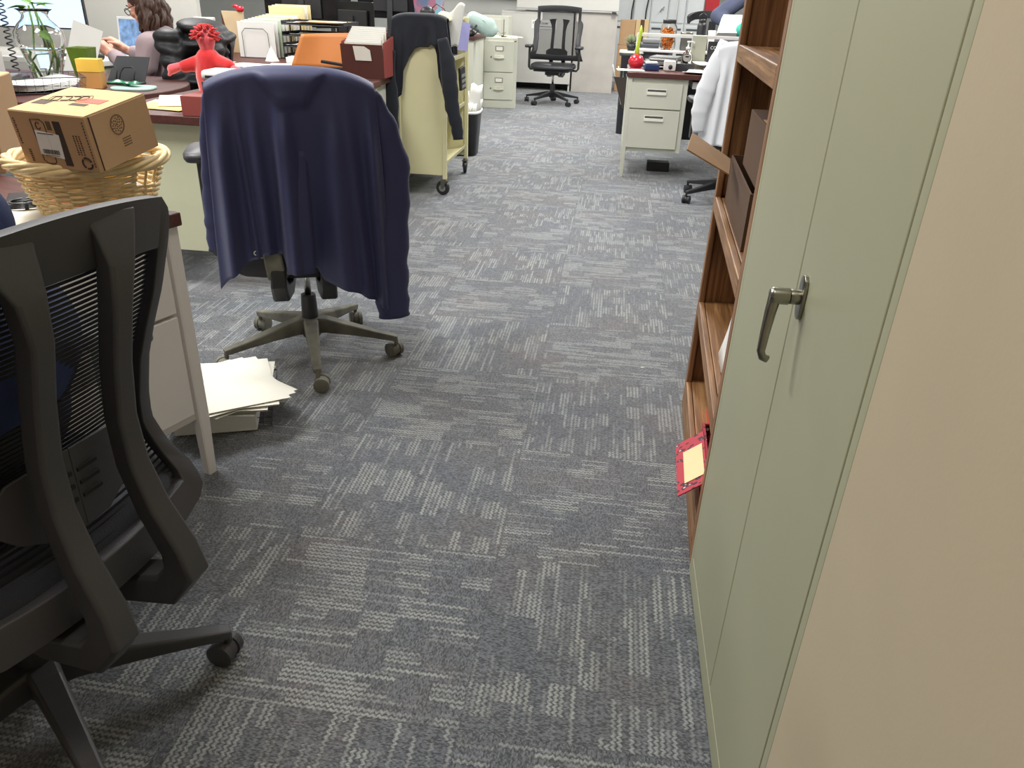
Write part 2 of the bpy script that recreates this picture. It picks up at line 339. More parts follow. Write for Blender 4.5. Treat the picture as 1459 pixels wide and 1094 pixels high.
# cartons on the middle shelf
o = thing('carton', 'open brown carton low on the oak bookcase with a flap sticking out over the aisle', 'box', BP(0.155, 0.455, 0.716), BKROT)
b = MB(); b.bx(-0.15, -0.146, -0.2, 0.3, 0, 0.132); b.bx(0.13, 0.134, -0.2, 0.3, 0, 0.132); b.bx(-0.146, 0.13, -0.2, -0.196, 0, 0.132); b.bx(-0.146, 0.13, 0.296, 0.3, 0, 0.132); b.bx(-0.146, 0.13, -0.196, 0.296, 0, 0.004); b.build('carton_body', CARDD, o)
bpy.context.view_layer.update(); Mi = o.matrix_basis.inverted()
fq = [Vector(p) for p in ((0.300, 1.98, 0.842), (0.335, 2.22, 0.838), (0.215, 2.157, 0.911), (0.186, 1.945, 0.902))]; nrm = (fq[1] - fq[0]).cross(fq[3] - fq[0]).normalized() * 0.0035
f = MB().rings([[Mi @ p for p in fq], [Mi @ (p + nrm) for p in fq]]).build('flap', CARD, o); f['label'] = 'pale cardboard flap folded out'
o = thing('carton', 'closed brown carton stacked on the open carton in the oak bookcase', 'box', BP(0.155, 0.37, 0.8495), BKROT)
MB().bx(-0.135, 0.135, -0.25, 0.24, 0, 0.138).build('carton_body', CARDD, o, bevel=0.002); MB().bx(-0.13, 0.13, -0.03, 0.03, 0.1385, 0.1395).build('tape', CARD, o)
setp(MB().bx(-0.02, 0.02, -0.01, 0.01, 0, 0.002).build('paper_scrap', PAPER), 'small white paper slip lying on the upper oak shelf', 'paper').location = BP(0.12, 0.30, 1.1265)
# poster tube of paper on lower shelf
o = setp(MB().grid(lambda u, v: Vector((0.015 + 0.02 * math.sin(v * 3), -0.10 + 0.20 * u, 0.28 * v + 0.01 * math.sin(u * 7))), 8, 8).build('paper_folder', PAPER, solid=0.012, smooth=True), 'white paper folder leaning upright behind the oak frame above the bottom shelves', 'folder')
place(o, BP(0.012, 0.30, 0.387), BKROT)
o = setp(MB().bx(-0.01, 0.01, -0.02, 0.2, 0, 0.2).build('folder', REDF, bevel=0.002), 'orange red folder standing on the bottom oak shelf', 'folder'); place(o, BP(0.045, 0.40, 0.107), BKROT, rot=(0, math.radians(6), BKROT))
o = thing('wrapped_box', 'red and maroon patterned box poking out of the bottom oak shelf, holding papers', 'box', BP(0.02, 0.18, 0.106), BKROT)
b = MB(); b.bx(-0.02, -0.014, -0.12, 0.17, 0, 0.10); b.bx(0.14, 0.146, -0.12, 0.17, 0, 0.10); b.bx(-0.014, 0.14, -0.12, -0.114, 0, 0.10); b.bx(-0.014, 0.14, 0.164, 0.17, 0, 0.10); b.bx(-0.014, 0.14, -0.114, 0.164, 0, 0.005); b.build('box_body', PATT, o)
f = MB().bx(-0.085, 0, -0.12, 0.12, 0, 0.003); f = f.build('lid_flap', PATT, o); f.location = (-0.02, -0.0, 0.10); f.rotation_euler = (0, math.radians(-40), 0)
f = MB().bx(-0.062, -0.006, -0.085, 0.06, 0.0035, 0.005).build('flap_label', MANILA, o); f.location = (-0.02, 0, 0.10); f.rotation_euler = (0, math.radians(-40), 0); f['label'] = 'cream label glued on the flap'
setp(MB().bx(-0.05, 0.05, -0.09, 0.09, 0, 0.07).build('envelope_bundle', YELB, bevel=0.002), 'yellow envelope bundle inside the red patterned box', 'envelopes'); place(bpy.data.objects['envelope_bundle'], BP(0.07, 0.2, 0.112), BKROT)
# ------------------------------------------------------------------ desks
def steel_desk(name, label, loc, rz, L, D, H, body, ped_w=0.4, seedp=0, ped_right=True, modesty=True, handles=True, pedh=0.53):
    """origin: front right corner on the floor as seen from the kneehole side; x to the right (negative into desk), y away from the sitter"""
    t = thing(name, label, 'desk', loc, rz)
    MB().bx(-L, 0.0, -0.0, D, H - 0.032, H).build('desktop', MAHOG, t, bevel=0.003)
    z0, z1 = H - 0.032 - pedh, H - 0.033
    MB().bx(-ped_w, -0.012, 0.03, D - 0.03, z0, z1).build('pedestal', body, t, bevel=0.003)
    hh = (z1 - z0 - 0.05)
    for (a, c) in ((0.03, 0.40), (0.42, 1.0)):
        za, zb = z1 - 0.02 - hh * c, z1 - 0.02 - hh * a
        dr = MB().bx(-ped_w + 0.03, -0.05, 0.012, 0.029, za, zb).build('drawer', body, t, bevel=0.002)
        if handles:
            hx = (-ped_w + 0.03 - 0.05) / 2; hz = zb - 0.055
            hd = MB().bx(hx - 0.072, hx + 0.072, 0.0, 0.0115, hz - 0.024, hz - 0.004).bx(hx - 0.072, hx + 0.072, 0.0075, 0.0115, hz - 0.004, hz + 0.016); hd.build('drawer_pull', PAPERW, dr, bevel=0.001)
            MB().bx(hx - 0.068, hx + 0.068, 0.0065, 0.0075, hz - 0.002, hz + 0.012).build('pull_recess', DGREY, dr)
    for x in (-0.02, -L + 0.02):
        for y in (0.03, D - 0.03):
            MB().rsweep([(x, y, z1), (x, y, z0), (x, y, 0.0)], [0.034, 0.034, 0.026], [0.034, 0.034, 0.026]).build('leg', body, t)
    if modesty: MB().bx(-L + 0.04, -ped_w - 0.001, D - 0.07, D - 0.055, 0.2, z1).build('modesty_panel', body, t, bevel=0.002)
    return t
# near desk: sitter side faces the camera's right; far end is its right corner
nd = steel_desk('office_desk', 'light grey steel desk with dark red top in the left foreground, under the wicker basket', (-1.0, 1.672, 0), math.radians(70), 1.5, 0.75, 0.737, GREYP, ped_w=0.42, handles=False)
# second desk: green end panel towards the camera
t = thing('office_desk', 'pale green steel desk with dark red top behind the navy jacket chair', 'desk', (-1.40, 3.0, 0))
MB().bx(-0.72, 0, 0, 1.72, 0.713, 0.747).build('desktop', MAHOG, t, bevel=0.003)
MB().bx(-0.69, -0.055, 0.05, 0.065, 0.17, 0.712).build('end_panel', SAGE, t, bevel=0.002)
MB().bx(-0.69, -0.04, 1.2, 1.68, 0.17, 0.712).build('pedestal', SAGE, t, bevel=0.002)
for x in (-0.03, -0.69):
    for y in (0.085, 1.67): MB().rsweep([(x, y, 0.712), (x, y, 0.0)], 0.036, 0.036).build('leg', PUTTY, t)
# rounded peninsula desk of the seated woman
t = thing('office_desk', 'dark red topped desk with rounded end, under the glass vase and wire tray', 'desk', (-2.2, 3.8, 0))
pts = [(-2.2, -0.5)] + [(-0.27, -0.67)] + [(-0.42 + 0.42 * math.cos(a), -0.02 + 0.56 * math.sin(a)) for a in [PI * (-0.38 + 0.88 * k / 16) for k in range(17)]] + [(-2.2, 0.52)]
MB().prism(pts, 0.034, T(0, 0, 0.713)).build('desktop', MAHOG, t, bevel=0.004)
MB().cyl((-0.42, -0.02, 0.02), (-0.42, -0.02, 0.712), 0.035).build('post_leg', PUTTY, t, smooth=True)
MB().bx(-2.1, -1.5, -0.40, 0.42, 0.02, 0.712).build('pedestal', PUTTY, t, bevel=0.003)
MB().cyl((-0.42, -0.02, 0.0), (-0.42, -0.02, 0.02), 0.16, 28).build('foot_plate', PUTTY, t, bevel=0.003)
# work surface behind (papers, trays, black monitors)
t = thing('office_desk', 'long dark red desk with paper trays and monitors behind the navy jacket chair', 'desk', (-1.42, 4.76, 0))
MB().prism([(-1.95, 2.0), (-1.95, 0.42), (-0.72, 0.42), (-0.72, 0.0), (0, 0), (0, 2.0)], 0.034, T(0, 0, 0.713)).build('desktop', MAHOG, t, bevel=0.003)
for x in (-0.45, -1.92): MB().bx(x, x + 0.42, 0.04 if x > -1 else 0.46, 1.86, 0.02, 0.712).build('pedestal', PUTTY, t, bevel=0.003)
MB().bx(-1.499, -0.451, 1.8, 1.83, 0.2, 0.712).build('modesty_panel', PUTTY, t)
# right desk
t = steel_desk('office_desk', 'putty steel desk with two drawers and dark red top at the right of the aisle', (0.545, 6.06, 0), 0, 0.46, 0.78, 0.757, PUTTY, ped_w=0.455, modesty=False)
bpy.data.objects.remove([c for c in t.children if c.name.startswith('desktop')][0])
for c in list(t.children):
    if c.name.startswith('leg') and c.data.vertices[0].co.x > -0.1: bpy.data.objects.remove(c)
MB().bx(-0.465, 1.1, 0, 0.78, 0.725, 0.76).build('desktop', MAHOG, t, bevel=0.003)
MB().bx(-0.44, 1.05, 0.70, 0.72, 0.2, 0.7245).build('modesty_panel', BLK, t)
for y in (0.03, 0.75): MB().rsweep([(1.06, y, 0.7245), (1.06, y, 0.0)], 0.034, 0.034).build('leg', PUTTY, t)
MB().bx(0.02, 0.6, 0.05, 0.4, 0.66, 0.71).build('keyboard_drawer', GREYP, t, bevel=0.003)
# ------------------------------------------------------------------ office chairs
def by(z, a=0): return lerp(z, [(0.36, -0.215), (0.40, -0.235), (0.43, -0.235), (0.50, -0.180), (0.56, -0.165), (0.69, -0.20), (0.81, -0.25), (0.92, -0.285), (0.97, -0.295)]) + 0.55 * a * a
def chair_base(t, plastic, legm, ang, hubz=0.40, casters=BLK, R=0.315, wr=0.027, gas=CHROME):
    MB().lathe([(0.012, hubz), (0.012, 0.22)], seg=16).build('gas_cylinder', gas, t, smooth=True)
    MB().lathe([(0.020, 0.235), (0.026, 0.235), (0.028, 0.20), (0.030, 0.12), (0.036, 0.085), (0.03, 0.07)], seg=22).build('column_cover', plastic, t, bevel=0.002)
    for k in range(5):
        a = math.radians(ang + 72 * k); cx, cy = math.cos(a), math.sin(a); sd = (-cy, cx, 0)
        lg = MB().rsweep([(cx * r, cy * r, z) for r, z in ((0.01, 0.118), (0.06, 0.118), (0.15, 0.104), (0.24, 0.088), (R - 0.015, 0.078), (R + 0.005, 0.074))], [0.058, 0.05, 0.042, 0.034, 0.031, 0.026], [0.062, 0.056, 0.040, 0.028, 0.024, 0.020], sd).build('leg', legm, t)
        lg.modifiers.new('b', 'BEVEL').width = 0.003
        ca = a + 0.9 + k * 1.3; q = (cx * R, cy * R); dx, dy = math.cos(ca), math.sin(ca); ox, oy = q[0] - dy * 0.012, q[1] + dx * 0.012
        b = MB(); b.cyl((q[0], q[1], 0.05), (q[0], q[1], 0.074), 0.008, 10)
        b.tube([(ox + dx * -0.009, oy + dy * -0.009, wr + 0.001), (ox + dx * 0.009, oy + dy * 0.009, wr + 0.001)], wr * 0.9, 18)
        cs = b.build('caster', casters, lg, bevel=0.002)
        for s in (-1, 1):
            x0, x1 = s * 0.010, s * 0.026
            MB().tube([(ox + dx * x0, oy + dy * x0, wr), (ox + dx * x1 * 0.95, oy + dy * x1 * 0.95, wr), (ox + dx * x1, oy + dy * x1, wr)], [wr, wr, wr * 0.82], 22).build('caster_wheel', casters, lg, smooth=False)
def seat(t, m=BLKF, under=BLK, z=0.44, w=0.50, d=0.47):
    def f(u, v):
        a, c = 2 * u - 1, 2 * v - 1
        return Vector((a * w / 2, c * d / 2 + 0.02, z + 0.035 - 0.02 * smo(max(0, c - 0.5) * 2) - 0.012 * (1 - a * a) * (1 - c * c)))
    b = MB(); n = 14
    out = [(math.copysign(abs(math.cos(q)) ** 0.45, math.cos(q)) * w / 2, math.copysign(abs(math.sin(q)) ** 0.45, math.sin(q)) * d / 2 + 0.02) for q in [2 * PI * k / 40 for k in range(40)]]
    b.rings([[Vector((x * s, 0.02 + (y - 0.02) * s, z + dz - (0.02 if y > 0.15 else 0) * (1 if dz > 0.02 else 0))) for x, y in out] for s, dz in ((0.9, -0.035), (0.99, -0.02), (1.0, 0.0), (0.98, 0.022), (0.9, 0.035), (0.5, 0.030), (0.1, 0.026))])
    b.build('seat', m, t, smooth=True)
    b = MB(); b.box((0, 0.02, z - 0.045), (w * 0.8, d * 0.8, 0.02)); b.box((0, 0.0, z - 0.075), (0.16, 0.24, 0.045)); b.build('seat_mechanism', under, t, bevel=0.006)
def arm_rest(t, s, m=CHB, x=0.285, z=0.66):
    b = MB(); b.rsweep([(s * 0.2, 0.0, 0.40), (s * (x - 0.02), 0.0, 0.395), (s * x, 0.0, 0.42), (s * x, 0.0, 0.52), (s * x, 0.0, z - 0.02)], [0.06, 0.06, 0.055, 0.05, 0.045], [0.02, 0.02, 0.022, 0.022, 0.022], (0, 1, 0)); ar = b.build('armrest', m, t, bevel=0.002)
    out = [(math.copysign(abs(math.cos(q)) ** 0.6, math.cos(q)) * 0.045, math.copysign(abs(math.sin(q)) ** 0.6, math.sin(q)) * 0.12) for q in [2 * PI * k / 28 for k in range(28)]]
    MB().rings([[Vector((s * x + px * f, 0.02 + py * f, z + dz)) for px, py in out] for f, dz in ((0.9, -0.016), (1, -0.006), (1, 0.006), (0.88, 0.014))]).build('arm_pad', m, ar, smooth=True)
def back(t, frame=CHB, meshm=BLKM, spine=CHB, ribs=46, zt=0.955, zb=0.385, topbar=0.075, slots=True, ws=1.0, bar=1.0):
    hw = lambda z: ws * lerp(z, [(0.38, 0.17), (0.41, 0.235), (0.46, 0.245), (0.52, 0.228), (0.62, 0.205), (0.75, 0.20), (0.88, 0.208), (0.93, 0.206), (0.955, 0.185)])
    zz = [zb + (zt - zb) * k / 30 for k in range(31)]
    arch = lambda x: 0.022 * (1 - (x / 0.21) ** 2)
    ex = hw(0.955) if ws == 1.0 else hw(zt)
    out = [(hw(z), z) for z in zz] + [(x * ex / 0.185, zt + 0.0 + arch(x) - arch(0.185)) for x in [0.185 - 0.37 * k / 14 for k in range(1, 14)]] + [(-hw(z), z) for z in reversed(zz)] + [(x, zb - 0.008 * (1 - (x / 0.17) ** 2)) for x in [-0.17 + 0.34 * k / 14 for k in range(1, 14)]]
    zi0, zi1 = zb + 0.065, zt - topbar; bw = lambda z: bar * lerp(z, [(0.44, 0.045), (0.5, 0.032), (0.8, 0.026), (0.9, 0.03)])
    inn = []
    for (x, z) in out:
        z2 = zi0 + (z - zb) / (zt - zb) * (zi1 - zi0); z2 = min(max(z2, zi0 - 0.01), zi1 + 0.022 * (1 - min(1, (x / 0.2) ** 2)))
        inn.append(((abs(hw(min(z2, 0.93))) - bw(z2)) * (x / max(hw(min(max(z, zb), zt)), 1e-3)), z2))
    def ring(L, dy, sc=1.0): return [Vector((x * sc, by(z, x) + dy, z)) for x, z in L]
    b = MB(); b.rings([ring(out, -0.012), ring(out, 0.012), ring(inn, 0.010), ring(inn, -0.014), ring(out, -0.012)], cap=False)
    b.build('back_frame', frame, t, bevel=0.003, smooth=True)
    b = MB(); n = ribs
    for k in range(n):
        z = zi0 + 0.004 + (zi1 + 0.006 - zi0) * k / (n - 1); w_ = hw(z) - bw(z) + 0.006; h_ = (zi1 - zi0) / n * 0.30
        b.rings([[Vector((x, by(z, x) + 0.004 + q, z + p)) for q, p in ((0, -h_), (0, h_), (0.0015, h_), (0.0015, -h_))] for x in [-w_ + 2 * w_ * j / 10 for j in range(11)]])
    for x in [-0.17 + 0.34 * j / 8 for j in range(9)]:
        pass
    b.build('back_mesh', meshm, t)
    for s in (-1, 1):
        pth = [(s * 0.078, by(0.955) - 0.004, 0.962), (s * 0.075, by(0.93) - 0.012, 0.935), (s * 0.069, -0.300, 0.895), (s * 0.063, -0.290, 0.835), (s * 0.064, -0.268, 0.75), (s * 0.066, -0.252, 0.66), (s * 0.068, -0.252, 0.58), (s * 0.071, -0.270, 0.50), (s * 0.075, -0.300, 0.425), (s * 0.077, -0.305, 0.385), (s * 0.075, -0.275, 0.345), (s * 0.068, -0.17, 0.325), (s * 0.06, -0.06, 0.345)]
        MB().rsweep(pth, [0.085, 0.066, 0.044, 0.034, 0.034, 0.036, 0.038, 0.042, 0.046, 0.05, 0.055, 0.06, 0.06], [0.006, 0.016, 0.028, 0.032, 0.032, 0.032, 0.034, 0.036, 0.042, 0.055, 0.06, 0.05, 0.03]).build('back_spine', spine, t, bevel=0.003)
    b = MB()
    for s in (-1, 1): b.rings([[Vector((s * x, by(z, 0) - 0.018 + q + 0.35 * x * x, z)) for x, z in ((0.012, z0), (0.012, z0 + h), (0.118, z0 + h * 0.8 + 0.004), (0.118, z0 + 0.012))] for q in (0, 0.005) for z0, h in ((0.0, 0.0),)] if False else [[Vector((s * x, -0.215 + q + 0.9 * x * x, z)) for x, z in ((0.0, 0.50), (0.045, 0.50), (0.10, 0.53), (0.125, 0.56), (0.125, 0.60), (0.095, 0.625), (0.0, 0.632))] for q in (0, 0.006)])
    lp = b.build('lumbar_support', spine, t, bevel=0.002)
    if slots:
        b = MB()
        for s in (-1, 1):
            for z in (0.55, 0.572, 0.594): b.box((s * 0.022, -0.2155, z), (0.034, 0.003, 0.006))
        b.build('lumbar_slots', BLKM, lp)
# near chair
C1 = thing('office_chair', 'charcoal mesh-back office chair in the left foreground, at the wicker basket desk', 'chair', (-0.93, 0.86, 0), math.radians(79))
back(C1, ribs=56); seat(C1); chair_base(C1, BLK, CHB, 34 - 79, casters=CHB)
for s in (-1, 1): arm_rest(C1, s)
# ------------------------------------------------------------------ figures (fused bodies)
def fused(name, chains, ells, m, parent, voxel=0.008, extra=None, smit=4):
    b = MB()
    for P, R in chains:
        P = [Vector(p) for p in P]
        b.tube(P, R, 14)
        for p, r in zip(P, R): b.ell(p, (r, r, r), u=14, v=10)
    for c, r, *M in ells: b.ell(c, r, M[0] if M else None, 20, 14)
    if extra: extra(b)
    return b.build(name, m, parent, voxel=voxel, smit=smit)
def hand_chains(wr, d, up, curl=0.5, side=1, sc=1.0):
    """palm and fingers from the wrist point along d; up = back of the hand normal"""
    wr, d, up = Vector(wr), Vector(d).normalized(), Vector(up).normalized(); sd = d.cross(up).normalized() * side; up = sd.cross(d).normalized() * side
    ch = [([wr, wr + d * 0.04 * sc, wr + d * 0.085 * sc], [0.026 * sc, 0.03 * sc, 0.026 * sc]), ([wr + sd * 0.018 * sc, wr + d * 0.085 * sc + sd * 0.028 * sc], [0.018 * sc, 0.015 * sc]), ([wr - sd * 0.018 * sc, wr + d * 0.08 * sc - sd * 0.026 * sc], [0.018 * sc, 0.015 * sc])]
    for k, (o, L) in enumerate(((-0.032, 0.060), (-0.011, 0.074), (0.011, 0.080), (0.032, 0.070))):
        p0 = wr + d * 0.085 * sc + sd * o * sc; a = 0.25 + curl * 0.5; p1 = p0 + (d * math.cos(a) - up * math.sin(a) + sd * o * 2) * L * 0.45 * sc; a += curl; p2 = p1 + (d * math.cos(a) - up * math.sin(a)) * L * 0.33 * sc; a += curl * 0.7; p3 = p2 + (d * math.cos(a) - up * math.sin(a)) * L * 0.25 * sc
        ch.append(([p0, p1, p2, p3], [0.0098 * sc, 0.0092 * sc, 0.0085 * sc, 0.007 * sc]))
    t0 = wr + d * 0.03 * sc + sd * 0.028 * sc; t1 = t0 + (d * 0.6 + sd * 0.8 - up * 0.3).normalized() * 0.038 * sc; t2 = t1 + (d * 0.9 + sd * 0.3 - up * 0.4).normalized() * 0.03 * sc
    ch.append(([t0, t1, t2], [0.014 * sc, 0.011 * sc, 0.009 * sc])); return ch
def head_parts(c, f, upv, sc=1.0):
    """ellipsoids and chains of a head centred at c facing f"""
    c, f, u = Vector(c), Vector(f).normalized(), Vector(upv).normalized(); s = f.cross(u).normalized(); u = s.cross(f).normalized()
    Mx = Matrix((( s.x, f.x, u.x, 0), (s.y, f.y, u.y, 0), (s.z, f.z, u.z, 0), (0, 0, 0, 1)))
    E = [(c + u * 0.025 - f * 0.012, (0.074, 0.092, 0.088), Mx), (c + f * 0.02 - u * 0.045, (0.055, 0.062, 0.062), Mx), (c + f * 0.05 - u * 0.088, (0.026, 0.022, 0.02), Mx), (c + f * 0.055 - u * 0.058, (0.026, 0.022, 0.014), Mx),
         (c + f * 0.072 + u * 0.018, (0.045, 0.012, 0.01), Mx), (c + f * 0.058 - u * 0.02 + s * 0.036, (0.022, 0.018, 0.02), Mx), (c + f * 0.058 - u * 0.02 - s * 0.036, (0.022, 0.018, 0.02), Mx),
         (c - f * 0.005 - u * 0.012 + s * 0.075, (0.008, 0.018, 0.03), Mx), (c - f * 0.005 - u * 0.012 - s * 0.075, (0.008, 0.018, 0.03), Mx)]
    C = [([c + f * 0.076 + u * 0.008, c + f * 0.092 - u * 0.018, c + f * 0.084 - u * 0.03], [0.008, 0.011, 0.012])]
    return E, C, (c, f, u, s, Mx)
def face_details(H, parent, lips=(180, 96, 92), glasses=False):
    c, f, u, s, Mx = H
    b = MB()
    for q in (-1, 1): b.ell(c + f * 0.070 + u * 0.002 + s * q * 0.031, (0.013, 0.008, 0.008), Mx, 14, 10)
    b.build('eyes', mat('eye_white', (232, 228, 222), 0.2), parent, smooth=True)
    b = MB()
    for q in (-1, 1): b.ell(c + f * 0.0765 + u * 0.002 + s * q * 0.031, (0.0055, 0.0022, 0.0055), Mx, 12, 8)
    b.build('irises', mat('brown_iris', (60, 40, 28), 0.2), parent, smooth=True)
    b = MB(); b.tube([c + f * 0.072 - u * 0.052 + s * x * 0.022 - f * 0.006 * x * x for x in (-1, -0.5, 0, 0.5, 1)], [0.003, 0.006, 0.0065, 0.006, 0.003], 8).build('lips', mat('lips', lips, 0.5), parent, smooth=True)
    b = MB()
    for q in (-1, 1): b.tube([c + f * 0.081 + u * 0.026 + s * q * 0.014, c + f * 0.082 + u * 0.031 + s * q * 0.032, c + f * 0.070 + u * 0.026 + s * q * 0.05], [0.003, 0.0035, 0.002], 6)
    b.build('eyebrows', HAIR, parent, smooth=True)
    if glasses:
        b = MB()
        for q in (-1, 1):
            b.tube([c + f * 0.094 + s * q * 0.033 + (s * math.cos(a) * 0.025 + u * math.sin(a) * 0.019) for a in [2 * PI * k / 18 for k in range(18)]], 0.0025, 6, loop=True)
            b.tube([c + f * 0.094 + s * q * 0.058 + u * 0.006, c + f * 0.04 + s * q * 0.078 + u * 0.006, c - f * 0.01 + s * q * 0.082 + u * 0.0], 0.0022, 6)
        b.tube([c + f * 0.094 + s * -0.008, c + f * 0.098 + u * 0.003, c + f * 0.094 + s * 0.008], 0.0022, 6); b.build('eyeglasses', BLK, parent, smooth=True)
# ---- seated woman at the rounded desk, facing left, reading a paper
W1 = thing('person', 'seated person in a mauve blouse with long wavy brown hair, reading a paper', 'person', (-2.77, 4.66, 0), 0)
def woman():
    f = Vector((-1, 0.10, 0)); hc = Vector((-0.035, 0.0, 1.10)); hf = Vector((-0.92, -0.05, -0.38)); hu = Vector((-0.38, 0, 0.92))
    E, C, H = head_parts(hc, hf, hu)
    ch = [([(0.10, 0, 0.50), (0.09, 0, 0.62), (0.08, 0, 0.74), (0.07, 0, 0.84), (0.06, 0, 0.91)], [0.13, 0.115, 0.11, 0.105, 0.085]), ([(0.06, -0.14, 0.905), (0.06, 0.14, 0.905)], [0.055, 0.055]), ([(0.05, 0, 0.93), (0.02, 0, 1.0), (0.0, 0, 1.04)], [0.06, 0.052, 0.05])]
    legs = []
    for s in (-1, 1):
        legs += [([(0.08, s * 0.10, 0.50), (-0.20, s * 0.12, 0.51), (-0.36, s * 0.13, 0.49)], [0.085, 0.075, 0.06]), ([(-0.36, s * 0.13, 0.48), (-0.38, s * 0.13, 0.28), (-0.37, s * 0.13, 0.09)], [0.057, 0.055, 0.038]), ([(-0.36, s * 0.13, 0.05), (-0.52, s * 0.14, 0.035)], [0.036, 0.03])]
    arms = [([(0.06, -0.17, 0.90), (0.045, -0.20, 0.79), (-0.00, -0.20, 0.735)], [0.052, 0.044, 0.038]), ([(-0.0, -0.20, 0.735), (-0.12, -0.17, 0.79), (-0.22, -0.13, 0.845)], [0.038, 0.032, 0.024]), ([(0.06, 0.17, 0.90), (0.02, 0.21, 0.79), (-0.05, 0.20, 0.76)], [0.052, 0.044, 0.038]), ([(-0.05, 0.20, 0.76), (-0.18, 0.16, 0.80), (-0.28, 0.12, 0.85)], [0.038, 0.032, 0.024])]
    hands = hand_chains((-0.22, -0.13, 0.845), (-0.85, 0.25, 0.5), (0.3, -0.4, 0.8), 0.55, 1) + hand_chains((-0.28, 0.12, 0.85), (-0.8, -0.2, 0.5), (0.3, 0.4, 0.8), 0.55, -1)
    fused('body', ch + legs + arms + hands + C, E, SKIN, W1, 0.0055, smit=3)
    # blouse
    sh = [([(0.10, 0, 0.49), (0.095, 0, 0.62), (0.08, 0, 0.74), (0.07, 0, 0.84), (0.06, 0, 0.905)], [0.148, 0.132, 0.127, 0.122, 0.098]), ([(0.06, -0.15, 0.905), (0.06, 0.15, 0.905)], [0.068, 0.068]), ([(-0.02, 0, 0.80), (-0.01, 0, 0.74)], [0.07, 0.075])]
    sl = [([(0.06, -0.175, 0.90), (0.045, -0.205, 0.79), (-0.0, -0.205, 0.735)], [0.068, 0.062, 0.058]), ([(-0.0, -0.205, 0.735), (-0.10, -0.175, 0.785), (-0.18, -0.145, 0.825)], [0.056, 0.05, 0.042]), ([(0.06, 0.175, 0.90), (0.02, 0.215, 0.79), (-0.05, 0.205, 0.76)], [0.068, 0.062, 0.058]), ([(-0.05, 0.205, 0.76), (-0.15, 0.17, 0.79), (-0.23, 0.14, 0.83)], [0.056, 0.05, 0.042])]
    col = [([(0.055, -0.06, 0.965), (0.085, 0.0, 0.975), (0.055, 0.06, 0.965), (-0.0, 0.035, 0.935)], [0.022, 0.024, 0.022, 0.018]), ([(0.055, -0.06, 0.965), (-0.0, -0.035, 0.935)], [0.022, 0.018])]
    fused('blouse', sh + sl + col, [], SHIRT, W1, 0.008, smit=3)
    tr = [(P, [r + 0.014 for r in R]) for k, (P, R) in enumerate(legs) if k % 3 != 2]
    fused('trousers', tr + [([(0.10, -0.06, 0.51), (0.10, 0.06, 0.51)], [0.13, 0.13])], [], DGREY, W1, 0.012)
    fused('shoes', [(P, [r + 0.01 for r in R]) for k, (P, R) in enumerate(legs) if k % 3 == 2], [], BLK, W1, 0.012)
    face_details(H, W1, glasses=True)
    c, f_, u, s, Mx = H; b = MB(); rnd = random.Random(3)
    for k in range(90):
        a = rnd.uniform(-1.25, 1.25); e = rnd.uniform(0.1, 1.0)   # around the back of the head
        d0 = (-f_ * math.cos(a) + s * math.sin(a)); root = c + u * (0.025 + 0.088 * math.sin(e * 1.3)) - f_ * 0.012 + d0 * 0.086 * math.cos(e * 1.3) * (1.05 if abs(a) < 2 else 0.95)
        L = rnd.uniform(0.22, 0.33) ; n = 14; ph = rnd.uniform(0, 6); am = rnd.uniform(0.006, 0.013); P = []; out = Vector((d0.x, d0.y, 0)) + Vector((0.35, 0, 0)); out.normalize()
        for i in range(n):
            q = i / (n - 1); p = root + out * (0.055 * smo(q * 2.2) * (1 - 0.25 * q)) + Vector((0, 0, -1)) * L * q ** 1.1 + Vector((math.sin(ph + q * 15), math.cos(ph * 1.3 + q * 13), 0)) * am * smo(q * 3)
            P.append(p)
        b.tube(P, [0.010 + 0.006 * math.sin(PI * min(1, i / (n - 1) + 0.1)) for i in range(n)], 7)
    b.ell(c + u * 0.038 - f_ * 0.022, (0.084, 0.094, 0.088), Mx)
    b.build('hair', HAIR, W1, smooth=True)
woman()
